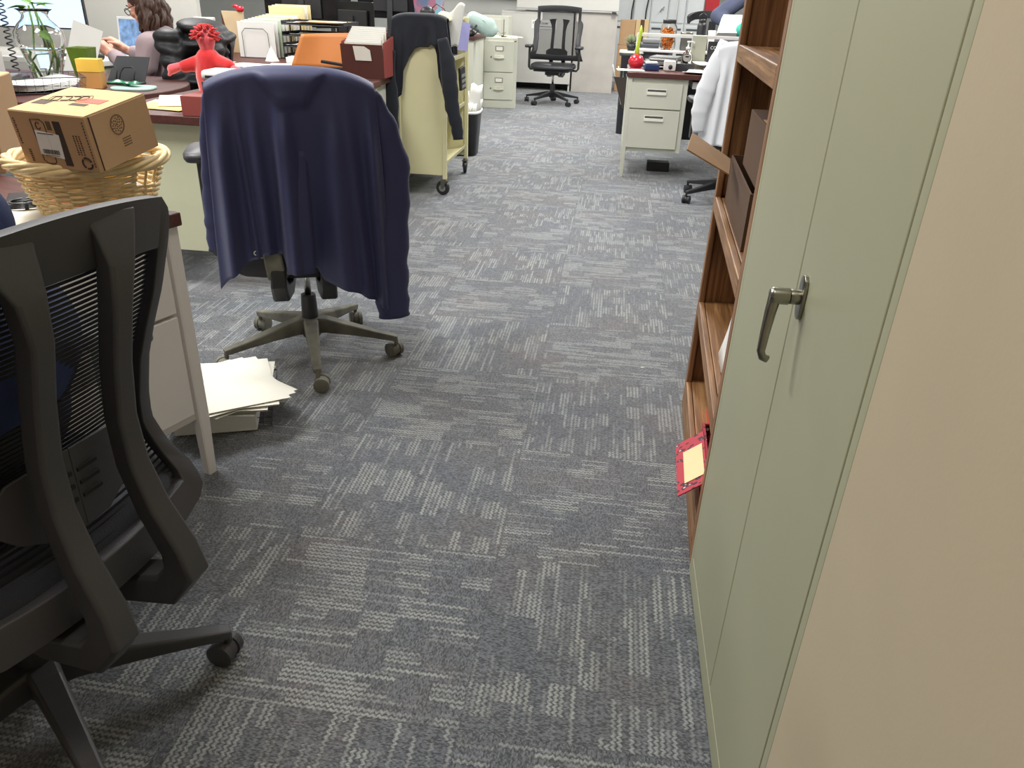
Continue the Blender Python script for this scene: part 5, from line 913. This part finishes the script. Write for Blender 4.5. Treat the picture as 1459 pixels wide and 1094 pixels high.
for k in range(11):
    L = rnd.uniform(0.38, 0.55); o = setp(MB().grid(lambda u, v: Vector(((u - 0.5) * 0.10, 0.03 * math.sin(v * 3 + k) * v, L * v + 0.01 * math.sin(u * 8))), 5, 8).build('discarded_paper', PAPER, solid=0.0015, smooth=True), 'discarded white paper sticking out of the black waste bin', 'paper', 'papers in the waste bin')
    place(o, (-1.24 + rnd.uniform(-0.05, 0.06), 6.66 + rnd.uniform(-0.09, 0.09), 0.02), rot=(rnd.uniform(-0.15, 0.15), rnd.uniform(-0.05, 0.22), rnd.uniform(-1.2, 1.2)))
# desk with mint bag
t = thing('office_desk', 'putty desk with dark red top behind the book cart, under the mint bag', 'desk', (-1.57, 8.95, 0)); MB().bx(-1.5, 0.0, 0, 0.75, 0.785, 0.82).build('desktop', MAHOG, t, bevel=0.003)
MB().bx(-0.42, -0.02, 0.03, 0.72, 0.03, 0.7845).build('pedestal', PUTTY, t, bevel=0.003); MB().bx(-1.48, -1.06, 0.03, 0.72, 0.03, 0.7845).build('pedestal', PUTTY, t, bevel=0.003)
for x in (-0.04, -0.40, -1.46): MB().bx(x - 0.015, x + 0.015, 0.06, 0.09, 0, 0.0295).build('foot', PUTTY, t)
t = thing('shoulder_bag', 'pale mint leather bag lying on the putty desk beside the filing cabinet', 'bag', (-1.55, 9.10, 0.822), rot=(0, math.radians(20), 0.1))
fused('bag_body', [([(-0.12, 0, 0.13), (0.0, 0, 0.12), (0.10, 0, 0.11)], [0.085, 0.095, 0.075])], [((0.06, 0, 0.12), (0.09, 0.08, 0.1))], MINT, t, 0.01)
MB().tube([(-0.06, -0.095, 0.10), (-0.09, -0.11, 0.04), (-0.05, -0.115, 0.0), (-0.02, -0.11, 0.06)], 0.009, 8).build('strap', BLK, t, smooth=True); MB().tube([(-0.15, -0.02, 0.15), (0.0, -0.09, 0.17), (0.13, -0.05, 0.10)], 0.004, 6).build('zip', MINT, t, smooth=True)
o = setp(MB().ell((0, 0, 0.03), (0.06, 0.05, 0.035), None, 12, 8).tube([(-0.05, 0, 0.03), (-0.08, -0.02, 0.10), (-0.03, -0.02, 0.13)], 0.008, 6).build('black_bundle', BLK, smooth=True), 'bundle of black cable and clips below the mint bag', 'cable'); place(o, (-1.64, 9.02, 0.8215), 0)
# filing cabinet
t = thing('filing_cabinet', 'two-drawer putty steel filing cabinet left of the black chair in the distance', 'cabinet', (-1.605, 9.70, 0), math.radians(8))
MB().bx(0, 0.41, 0.0, 0.66, 0, 0.79).build('cabinet_body', PUTTY, t, bevel=0.004)
for z0, z1 in ((0.10, 0.405), (0.415, 0.755)):
    dr = MB().bx(0.014, 0.365, -0.018, -0.0005, z0, z1).build('drawer', PUTTY, t, bevel=0.003)
    MB().bx(0.15, 0.245, -0.024, -0.0185, z1 - 0.11, z1 - 0.055).build('label_holder', STEEL, dr); MB().bx(0.158, 0.237, -0.0255, -0.0245, z1 - 0.103, z1 - 0.062).build('label_card', PAPERW, dr)
    MB().rsweep([(0.135, -0.03, z1 - 0.18), (0.195, -0.045, z1 - 0.185), (0.255, -0.03, z1 - 0.18)], 0.02, 0.03, (0, 0, 1)).bx(0.135, 0.255, -0.03, -0.0185, z1 - 0.172, z1 - 0.155).build('drawer_handle', PUTTY, dr, bevel=0.003)
    MB().cyl((0.10, -0.026, z1 - 0.175), (0.10, -0.0185, z1 - 0.175), 0.009).build('lock', STEEL, dr, smooth=True)
MB().box((0.385, -0.002, 0.755), (0.025, 0.004, 0.014)).build('badge', STEEL, t)
for k in range(3): sheet('paper', ['white sheets lying at the left on the filing cabinet', 'cream folder lying at the right on the filing cabinet', 'white slip on the cream folder on top of the filing cabinet'][k], 'paper' if k != 1 else 'folder', [0.2, 0.26, 0.15][k], [0.26, 0.3, 0.1][k], ([-1.46, -1.30, -1.26][k], [9.98, 9.98, 9.92][k], 0.792 + 0.003 * (k == 2)), 0.2 * k, [PAPER, MANILA, PAPER][k])
o = setp(MB().tube([(-0.08, 0, 0.005), (-0.04, 0.02, 0.03), (0.0, 0, 0.06), (0.03, 0.02, 0.03), (0.09, 0.0, 0.05), (0.06, 0.03, 0.01), (0.0, 0.05, 0.005)], 0.004, 6).build('wire_clip', STEEL, smooth=True), 'tangle of thin wire on top of the filing cabinet', 'wire'); place(o, (-1.45, 9.86, 0.796))
# panels behind the far chair
t = thing('credenza', 'light grey panel desk behind the black chair, with a small printed sign', 'desk', (-1.72, 12.0, 0))
MB().bx(0, 1.04, 0.0, 0.02, 0.10, 1.02).build('front_panel', OFFW, t); MB().bx(0.0, 0.025, 0.021, 0.6, 0, 1.02).build('side_panel', OFFW, t); MB().bx(1.015, 1.04, 0.021, 0.6, 0, 1.02).build('side_panel', OFFW, t); MB().bx(0, 1.04, 0.0, 0.6, 1.0205, 1.05).build('top', OFFW, t, bevel=0.003)
MB().bx(0.03, 1.01, 0.58, 0.6, 0.0, 1.02).build('rear_panel', GREY, t)
sg = MB().bx(0.44, 0.80, -0.004, -0.0005, 0.83, 0.945).build('sign', PAPER, t, bevel=0.001); text_obj('sign_lettering', 'Toner', 0.055, BLK, t, T(0.62, -0.0048, 0.905) @ Rx(PI / 2))
for x in (0.485, 0.755):
    b = MB()
    for k in range(3): b.tube([(x + 0.02 * math.cos(q), -0.005, 0.905 + 0.02 * math.sin(q)) for q in [k * 2.094 + 0.2 + 1.5 * j / 6 for j in range(7)]], 0.0045, 5)
    b.build('recycling_symbol', BLK, t)
MB().bx(0.50, 0.74, -0.0052, -0.0042, 0.855, 0.863).build('sign_small_print', GREY, t)
o = thing('office_partition', 'tall warm grey panel right of the black chair in the distance', 'panel', (-0.655, 12.0, 0)); MB().bx(0, 0.60, 0, 0.045, 0.0, 1.055).build('panel_face', mat('warm_grey_panel', (186, 180, 172), 0.7), o, bevel=0.004); MB().bx(0.002, 0.598, 0.046, 0.5, 0.0, 1.04).build('panel_box', OFFW, o, bevel=0.003)
o = thing('wall_cabinet', 'pale grey overhead cabinet above the black chair, cut by the top edge', 'cabinet', (-1.50, 11.96, 1.072)); MB().bx(0, 1.45, 0, 0.55, 0, 0.75).build('cabinet_body', OFFW, o, bevel=0.004); MB().bx(0.003, 1.447, -0.003, -0.0005, 0.018, 0.022).build('shadow_line', DGREY, o); MB().bx(1.36, 1.42, -0.03, -0.0035, -0.01, 0.012).build('latch', BLK, o)
struct('wall_back_left', MB().bx(-7, -1.52, 13.2, 13.3, 0, CEIL), WALLW)
t = thing('storage_cabinet', 'low pale grey cabinet with louvred doors along the back left wall', 'cabinet', (-3.3, 12.7, 0)); MB().bx(0, 1.75, 0, 0.48, 0, 0.97).build('cabinet_body', OFFW, t, bevel=0.004)
for x in (0.05, 0.62, 1.19):
    d = MB().bx(x, x + 0.5, -0.018, -0.0005, 0.08, 0.93).build('door', OFFW, t, bevel=0.004)
    for k in range(3): MB().bx(x + 0.08, x + 0.42, -0.022, -0.0185, 0.78 + 0.045 * k, 0.79 + 0.045 * k).build('louvre', GREY, d)
t = thing('storage_cabinet', 'pale grey steel cabinet just behind the putty filing cabinet', 'cabinet', (-1.98, 11.3, 0)); MB().bx(0, 0.46, 0, 0.4, 0, 0.99).build('cabinet_body', PUTTY, t, bevel=0.004); MB().bx(0.03, 0.36, -0.012, -0.0005, 0.1, 0.95).build('door', PUTTY, t, bevel=0.003); MB().bx(0.39, 0.40, -0.006, -0.0005, 0.1, 0.95).build('door_seam', GREY, t)
t = thing('display_screen', 'wide black screen on the back wall, only its lower edge in view', 'screen', (-3.2, 13.15, 1.185)); MB().bx(0, 1.64, 0, 0.045, 0, 0.85).build('screen_case', SCRK, t, bevel=0.004)
# far desk with monitor behind the cart
t = thing('office_desk', 'far desk with black monitor and white papers, seen above the brown file pocket', 'desk', (-1.75, 7.15, 0)); MB().bx(-1.6, 0, 0, 0.75, 0.713, 0.747).build('desktop', OFFW, t, bevel=0.003)
for x in (-1.57, -0.43): MB().bx(x, x + 0.4, 0.04, 0.7, 0.0, 0.7125).build('pedestal', PUTTY, t, bevel=0.003)
black_monitor('black monitor seen from behind, above the sweater on the book cart', (-2.10, 7.50, DZ), 0.0, 0.62, 0.36, 0.26)
t = thing('monitor', 'slim black monitor standing sideways at the far desk', 'monitor', (-2.62, 7.45, DZ), 1.1); MB().bx(-0.22, 0.22, 0, 0.018, 0.16, 0.50).build('monitor_case', SCRK, t, bevel=0.003); MB().bx(-0.02, 0.02, 0.019, 0.035, 0.01, 0.3).build('stand_neck', BLK, t); MB().bx(-0.09, 0.09, -0.06, 0.08, 0, 0.009).build('stand_foot', BLK, t)
t = thing('desk_phone', 'grey desk phone with curled black handset cord on the far desk', 'phone', (-2.42, 7.32, DZ), 0.1); MB().rings([[Vector((x, y, z)) for y, z in ((-0.09, 0), (0.09, 0), (0.09, 0.06), (-0.09, 0.02))] for x in (-0.09, 0.09)]).build('phone_body', GREY, t, bevel=0.004); MB().rsweep([(-0.06, -0.08, 0.045), (-0.06, 0.0, 0.075), (-0.06, 0.08, 0.085)], 0.04, 0.03).build('handset', BLK, t, bevel=0.006); MB().tube([(0.06, 0.02, 0.04), (0.12, 0.0, 0.08), (0.17, -0.02, 0.06), (0.18, -0.04, 0.01)], 0.006, 6).build('cord', BLK, t, smooth=True)
for k in range(4): sheet('paper', 'white sheet lying on the far desk by the phone', 'paper', 0.22, 0.28, (-2.2 + 0.13 * k - 0.2, 7.28 + 0.02 * (k % 2), DZ + 0.001 + 0.0016 * k), 0.2 * k, PAPER, 'sheets on the far desk')
# ------------------------------------------------------------------ right desk items
RZ = 0.7605
t = thing('ornament', 'round red glazed ornament with a tall lime green stalk on the right desk', 'ornament', (0.142, 6.42, RZ))
MB().lathe([(0.012, 0.0), (0.045, 0.008), (0.060, 0.035), (0.060, 0.06), (0.045, 0.088), (0.02, 0.102), (0.01, 0.105)], seg=28).build('red_bulb', REDG, t, smooth=True); MB().tube([(0, 0, 0.10), (0.0, 0, 0.15), (0.008, 0, 0.21), (0.014, 0, 0.26), (0.012, 0, 0.305)], [0.019, 0.014, 0.012, 0.014, 0.004], 12).build('green_stalk', LIME, t, smooth=True)
MB().lathe([(0.045, 0), (0.05, 0.004), (0.03, 0.006)], seg=24).build('saucer', PINK, t, smooth=True)
t = thing('stapler', 'dark blue stapler with a white top beside the red ornament', 'stapler', (0.26, 6.30, RZ), 0.1); MB().bx(-0.055, 0.055, -0.035, 0.035, 0, 0.045).build('body', NAVYP, t, bevel=0.008); MB().bx(-0.05, 0.04, -0.03, 0.03, 0.0455, 0.065).build('top_cover', PLWHT, t, bevel=0.008)
for k, (x, y, a, l) in enumerate(((0.10, 6.20, 0.1, 'white sheet hanging over the left front corner of the right desk'), (0.33, 6.62, 0.3, 'white sheet behind the dark blue stapler'), (0.40, 6.70, -0.2, 'top white sheet of the pile behind the dark blue stapler'), (0.62, 6.22, -0.25, 'white sheet at the front edge of the right desk beside the coat'), (0.72, 6.40, 0.3, 'white curled sheet near the coat on the right desk'))):
    sheet('paper', l, 'paper', 0.22 if k else 0.2, 0.28 if k else 0.16, (x, y, RZ + 0.002 + 0.012 * k * (k in (1, 2, 4))), a, PAPER, None, 0.004, 0.012 if k in (3, 4) else 0)
for k in range(5): sheet('magazine', ['lowest grey magazine under the papers on the right desk', 'second grey magazine in the pile on the right desk', 'dark magazine in the middle of the pile on the right desk', 'white magazine near the top of the pile on the right desk', 'topmost grey magazine of the pile on the right desk'][k], 'magazine', 0.21, 0.28, (0.33 + 0.012 * k, 6.64, RZ + 0.032 + 0.011 * k), 0.25 - 0.12 * k, [GREY, GREY, DGREY, PAPER, GREY][k], None, 0.009)
t = thing('tape_dispenser', 'white tape dispenser with a black roll left of the hand sanitizer', 'dispenser', (0.40, 6.33, RZ), 0.0); MB().bx(-0.05, 0.04, -0.025, 0.025, 0, 0.075).build('body', PLWHT, t, bevel=0.01); MB().cyl((0.0, -0.03, 0.03), (0.0, -0.0255, 0.03), 0.016).build('roll', BLK, t, smooth=True)
t = thing('sanitizer_bottle', 'clear pump bottle of hand sanitizer behind a black box on the right desk', 'bottle', (0.53, 6.50, RZ), 0.0); MB().lathe([(0.04, 0), (0.042, 0.01), (0.042, 0.10), (0.03, 0.125), (0.014, 0.135), (0.014, 0.145)], seg=24).build('bottle_body', JARP, t, smooth=True); MB().lathe([(0.016, 0.1455), (0.016, 0.165), (0.006, 0.168), (0.006, 0.195), (0.012, 0.197), (0.012, 0.208)], seg=16).build('pump', PLWHT, t, smooth=True); MB().rsweep([(0, 0, 0.203), (0.03, 0, 0.204), (0.045, 0, 0.196)], 0.012, 0.01, (0, 1, 0)).build('spout', PLWHT, t)
o = thing('small_sign', 'small black sign with white letters right of the khaki binder', 'sign', (0.71, 6.52, RZ)); MB().bx(-0.03, 0.04, 0, 0.006, 0, 0.21).build('sign_board', BLK, o, bevel=0.001); text_obj('sign_letters', 'CC', 0.032, PLWHT, o, T(0.012, -0.0008, 0.165) @ Rx(PI / 2))
o = setp(MB().bx(-0.075, 0.065, -0.03, 0.03, 0, 0.052).build('black_box', BLK, bevel=0.003), 'black box in front of the sanitizer bottle', 'box'); place(o, (0.52, 6.40, RZ), 0.0)
t = thing('binder', 'khaki grey binder standing upright right of the sanitizer bottle', 'binder', (0.615, 6.55, RZ), -0.1); MB().bx(-0.055, 0.055, -0.012, 0.012, 0, 0.245).build('cover', mat('khaki_board', (168, 168, 150), 0.7), t, bevel=0.002); MB().bx(-0.05, 0.05, 0.013, 0.03, 0.0, 0.20).build('pages', PAPER, t)
t = thing('desk_shelf', 'low grey shelf rack with a white front rail at the back of the right desk', 'shelf', (0.14, 6.86, 0)); MB().bx(0, 0.92, 0.0, 0.24, 0.86, 0.875).build('lower_shelf', GREYP, t, bevel=0.002); MB().bx(0, 0.92, 0.0, 0.022, 0.975, 1.0).build('front_rail', PLWHT, t, bevel=0.002); MB().bx(0.0, 0.92, 0.225, 0.24, 0.975, 0.99).build('rear_rail', PLWHT, t)
for x in (0.0, 0.905):
    for y in (0.0, 0.225): MB().bx(x, x + 0.014, y + 0.001, y + 0.014, RZ if y == 0 else 0.0, 0.974).build('post', GREYP, t)
for k in range(4): MB().bx(0.34 + 0.001, 0.9, 0.02, 0.2, RZ + 0.004 + 0.022 * k, RZ + 0.018 + 0.022 * k).build('paper_slot', [GREY, OFFW, GREY, DGREY][k], t)
t = thing('snack_jar', 'clear plastic jar of orange snacks with a black lid behind the white rail', 'jar', (0.395, 7.0, 0.8755)); MB().lathe([(0.055, 0), (0.066, 0.01), (0.068, 0.05), (0.060, 0.09), (0.068, 0.13), (0.066, 0.175), (0.052, 0.195), (0.052, 0.2), (0.049, 0.2), (0.049, 0.193), (0.063, 0.173), (0.065, 0.13), (0.057, 0.09), (0.065, 0.05), (0.063, 0.012), (0.053, 0.003)], seg=30).build('jar_wall', JARP, t, smooth=True)
MB().lathe([(0.054, 0.2005), (0.054, 0.225), (0.05, 0.228)], seg=28).build('lid', BLK, t, smooth=True)
rnd = random.Random(21)
for k in range(80):
    a, r_ = rnd.uniform(0, 6.28), 0.046 * math.sqrt(rnd.random()); q = 0.014 + 0.145 * (k / 80); P = Vector((0.395 + r_ * math.cos(a), 7.0 + r_ * math.sin(a), 0.8755 + q)); o = setp(MB().tube([(0.010 * math.cos(j * 1.05), 0.010 * math.sin(j * 1.05), 0.002 * j) for j in range(6)], 0.0062, 6).build('snack', PRETZ, smooth=True), 'orange snack piece inside the clear jar', 'snack', 'orange snacks in the clear jar'); place(o, P, rot=(a, r_ * 30, k))
t = thing('glass_jar', 'square grey jar with a clamp lid right of the snack jar', 'jar', (0.545, 7.0, 0.8755)); MB().rings([rr(0.045, 0.045, z) for z in (0, 0.12)]).build('jar_body', mat('smoky_glass', (92, 92, 90), 0.2), t, bevel=0.008, smooth=True); MB().rings([rr(0.05, 0.05, z) for z in (0.1205, 0.14)]).build('lid', STEEL, t, smooth=True)
t = thing('water_bottle', 'black bottle with a carrying loop above the khaki binder', 'bottle', (0.66, 7.0, 0.8755)); MB().lathe([(0.036, 0), (0.038, 0.01), (0.038, 0.19), (0.03, 0.215)], seg=24).build('bottle_body', BLK, t, smooth=True); MB().lathe([(0.031, 0.2155), (0.031, 0.235), (0.02, 0.24)], seg=20).build('cap', BLK, t, smooth=True); MB().tube([(-0.025, 0, 0.235), (-0.028, 0, 0.265), (0, 0, 0.285), (0.028, 0, 0.265), (0.025, 0, 0.235)], 0.006, 8).build('loop_handle', BLK, t, smooth=True)
t = thing('paper_cup', 'small white cup right of the black bottle with loop', 'cup', (0.745, 6.98, 0.8755)); MB().lathe([(0.022, 0), (0.032, 0.16), (0.030, 0.16), (0.021, 0.003)], seg=20).build('cup_wall', PAPER, t, smooth=True)
t = thing('file_pocket', 'dark wire pocket of papers hanging on the left side of the right desk', 'pocket', (0.085, 6.10, 0.0)); 
MB().rings([[Vector((x, y, z)) for x, z in ((-0.02, 0.50), (-0.012, 0.50), (-0.095, 0.72), (-0.103, 0.72))] for y in (0, 0.3)]).build('pocket_front', DGREY, t); MB().bx(-0.012, -0.009, 0.0, 0.3, 0.50, 0.72).build('pocket_back', BLK, t); MB().rings([[Vector((x, y, z)) for x, z in ((-0.02, 0.50), (-0.01, 0.50), (-0.01, 0.72), (-0.10, 0.72))] for y in (-0.003, 0.0)]).build('pocket_side', mat('smoked_plastic', (70, 62, 58), 0.3), t)
for k in range(3): o = setp(MB().bx(-0.002, 0.002, -0.1, 0.1, 0, 0.24 + 0.02 * k).build('file', [PAPER, MANILA, PAPER][k]), ['white file leaning in the dark wire pocket, outermost', 'manila file in the dark wire pocket on the right desk', 'white file in the dark wire pocket, nearest the desk side'][k], 'file'); place(o, (0.052 - 0.004 * k + 0.008, 6.25, 0.522), rot=(0, -0.05 - 0.13 * k, 0))
# black stand, plants and boxes beyond the right desk
t = thing('plastic_bin', 'tall dark grey bin behind the left side of the right desk', 'bin', (0.13, 8.3, 0)); MB().rings([rr(0.085, 0.085, 0), rr(0.10, 0.10, 0.74), rr(0.12, 0.12, 0.745), rr(0.12, 0.12, 0.77)]).build('bin_body', DGREY, t, smooth=True); MB().rings([rr(0.125, 0.125, 0.7705), rr(0.12, 0.12, 0.79)]).build('bin_lid', PUTTY, t)
t = thing('potted_plant', 'small grey-green plant in a dark pot on the tall grey bin', 'plant', (0.12, 8.28, 0.7905)); MB().lathe([(0.035, 0), (0.05, 0.06), (0.045, 0.06), (0.03, 0.01)], seg=18).build('pot', BLK, t, smooth=True)
b = MB(); rnd = random.Random(8)
for k in range(30): a, e = rnd.uniform(0, 6.28), rnd.uniform(0.1, 1.3); d = Vector((math.cos(a) * math.cos(e), math.sin(a) * math.cos(e), math.sin(e))); p = Vector((0, 0, 0.05)); b.tube([p, p + d * 0.06, p + d * 0.10], [0.003, 0.014, 0.003], 6, flat=0.4)
b.build('foliage', mat('grey_green_leaf', (128, 136, 104), 0.7, var=0.3, vscale=30), t, smooth=True)
t = thing('printer', 'dark grey office machine behind the red ornament', 'printer', (0.33, 8.35, 0)); MB().bx(-0.12, 0.2, -0.1, 0.25, 0.70, 0.86).build('machine_body', DGREY, t, bevel=0.015); MB().bx(-0.09, 0.16, -0.14, -0.101, 0.78, 0.80).build('output_tray', BLK, t); MB().bx(-0.1, 0.18, -0.06, 0.2, 0.8605, 0.90).build('scanner_lid', GREY, t, bevel=0.01); MB().bx(-0.10, 0.18, -0.08, 0.23, 0, 0.6995).build('cabinet_stand', DGREY, t, bevel=0.006)
for k, (x, z, w_, h_, l, m_) in enumerate(((0.0, 0.0, 0.36, 0.36, 'lowest cardboard box in the stack right of the grey panel', CARD), (0.0, 0.362, 0.34, 0.28, 'middle cardboard box in the stack right of the grey panel', CARD), (0.01, 0.644, 0.22, 0.34, 'top left cardboard box beside the grey panel, under the white locker', CARD), (0.236, 0.644, 0.19, 0.35, 'top right cardboard box with darker tape in front of the white lockers', CARDT))):
    t = thing('cardboard_box', l, 'box', (-0.02 + x, 12.45, z)); MB().bx(0, w_, 0, 0.35, 0, h_).build('box_body', m_, t, bevel=0.004); MB().bx(w_ / 2 - 0.03, w_ / 2 + 0.03, -0.0015, -0.0003, 0, h_).build('tape', CARDD if k == 3 else CARD, t)
# lockers along the back right
for k in range(5):
    t = thing('locker', ['white steel locker directly above the cardboard boxes', 'white steel locker with a black cable down its left seam', 'white steel locker with keys in its lock', 'white steel locker between the keyed locker and the red panel', 'white steel locker just left of the red wall panel'][k], 'locker', (-0.10 + 0.28 * k, 13.9, 0)); MB().bx(0, 0.275, 0, 0.45, 0, 1.9).build('locker_body', WHTL, t, bevel=0.004)
    for z0, z1 in ((0.08, 0.90), (0.94, 1.84)): MB().bx(0.02, 0.255, -0.014, -0.0005, z0, z1).build('door', WHTL, t, bevel=0.003)
    MB().bx(0.04, 0.235, -0.0175, -0.0145, 0.83, 0.86).build('vent', DGREY, t)
t = bpy.data.objects['locker.002']; MB().tube([(0.21, -0.03, 1.17), (0.19, -0.035, 1.15), (0.20, -0.035, 1.12), (0.17, -0.035, 1.14), (0.15, -0.035, 1.09)], 0.007, 6).build('keys', STEEL, t)
for x, l in ((0.19, 'left black cable hanging down the white lockers'), (0.42, 'right black cable hanging down the white lockers')): setp(MB().tube([(x, 13.86, 1.9), (x - 0.01, 13.86, 1.3), (x - 0.035, 13.86, 1.1), (x - 0.04, 13.86, 0.62)], 0.011, 8).build('cable', BLK, smooth=True), l, 'cable')
o = setp(MB().tube([(0.90, 13.86, 1.9), (0.885, 13.86, 0.9)], 0.006, 6).build('cable', PLWHT, smooth=True), 'thin white cable on the lockers above the grey jar', 'cable')
o = setp(MB().bx(0, 0.22, 0, 0.06, 1.09, 2.0).build('wall_panel', REDP, bevel=0.003), 'red wall panel above the round black chair back', 'panel'); place(o, (1.32, 13.95, 0))
# black tub chair in front of the leaning person
t = thing('lounge_chair', 'black chair with a wide curved back beside the white shirt sleeve of the leaning person', 'chair', (0.93, 8.62, 0), 0.0)
t['label'] = 'black chair with a wide curved back behind the black bottle with loop'
MB().rings([[Vector((math.cos(a) * r_ , math.sin(a) * r_ * 0.8, z + 0.06 * math.sin(a))) for a in [PI * (0.02 + 0.96 * k / 18) for k in range(19)] + []] + [Vector((math.cos(a) * (r_ - 0.03), math.sin(a) * (r_ - 0.03) * 0.8, z + 0.06 * math.sin(a))) for a in [PI * (0.98 - 0.96 * k / 18) for k in range(19)]] for r_, z in ((0.27, 1.04), (0.28, 1.11))]).build('back_rest', BLK, t, bevel=0.006)
MB().bx(-0.035, 0.035, 0.17, 0.20, 0.45, 1.07).build('back_post', BLK, t, bevel=0.004); MB().lathe([(0.20, 0.42), (0.23, 0.44), (0.23, 0.48), (0.20, 0.50)], (0, 0, 0), 28).build('seat', BLKF, t, smooth=True); MB().cyl((0, 0, 0.03), (0, 0, 0.42), 0.025).build('column', BLK, t, smooth=True); MB().lathe([(0.22, 0), (0.22, 0.01), (0.03, 0.03)]).build('foot_plate', BLK, t, smooth=True)
# table under the leaning person's arm
t = thing('office_desk', 'dark topped desk where the person in blue-grey leans, above the white coat', 'desk', (0.84, 7.30, 0)); MB().bx(0, 1.44, 0, 0.55, 0.93, 0.955).build('desktop', DGREY, t, bevel=0.003)
for x in (0.03, 1.25): MB().bx(x, x + 0.03, 0.03, 0.5, 0, 0.9295).build('side_leg', PUTTY, t)
o = setp(MB().grid(lambda u, v: Vector((0.30 * u - 0.04 * (1 - v), 0.1 * v + 0.02 * math.sin(3 * u), 0.14 * v)), 8, 6).build('paper_stack', PAPER, solid=0.05, smooth=False), 'upright white paper stack below the blue-grey sleeve', 'paper'); place(o, (0.86, 7.36, 0.985))
o = setp(MB().ell((0, 0, 0.075), (0.15, 0.12, 0.08), None, 24, 16).build('cushion', TEALB, smooth=True), 'rounded teal cushion right of the white paper below the blue-grey sleeve', 'cushion'); place(o, (1.12, 7.40, 0.956))

o = setp(MB().bx(-0.09, 0.09, -0.06, 0.06, 0, 0.07).build('power_box', BLK, bevel=0.006), 'low black box on the carpet under the right desk', 'box'); place(o, (0.40, 6.42, 0.0005), 0.0)

for k in range(6):
    MB().cyl((-0.085 + 0.004 * k, -0.362 - 0.002 * k, 0.96 - 0.05 * k), (-0.085 + 0.004 * k, -0.367 - 0.002 * k, 0.96 - 0.05 * k), 0.006, 10).build('button', PLWHT, J2)
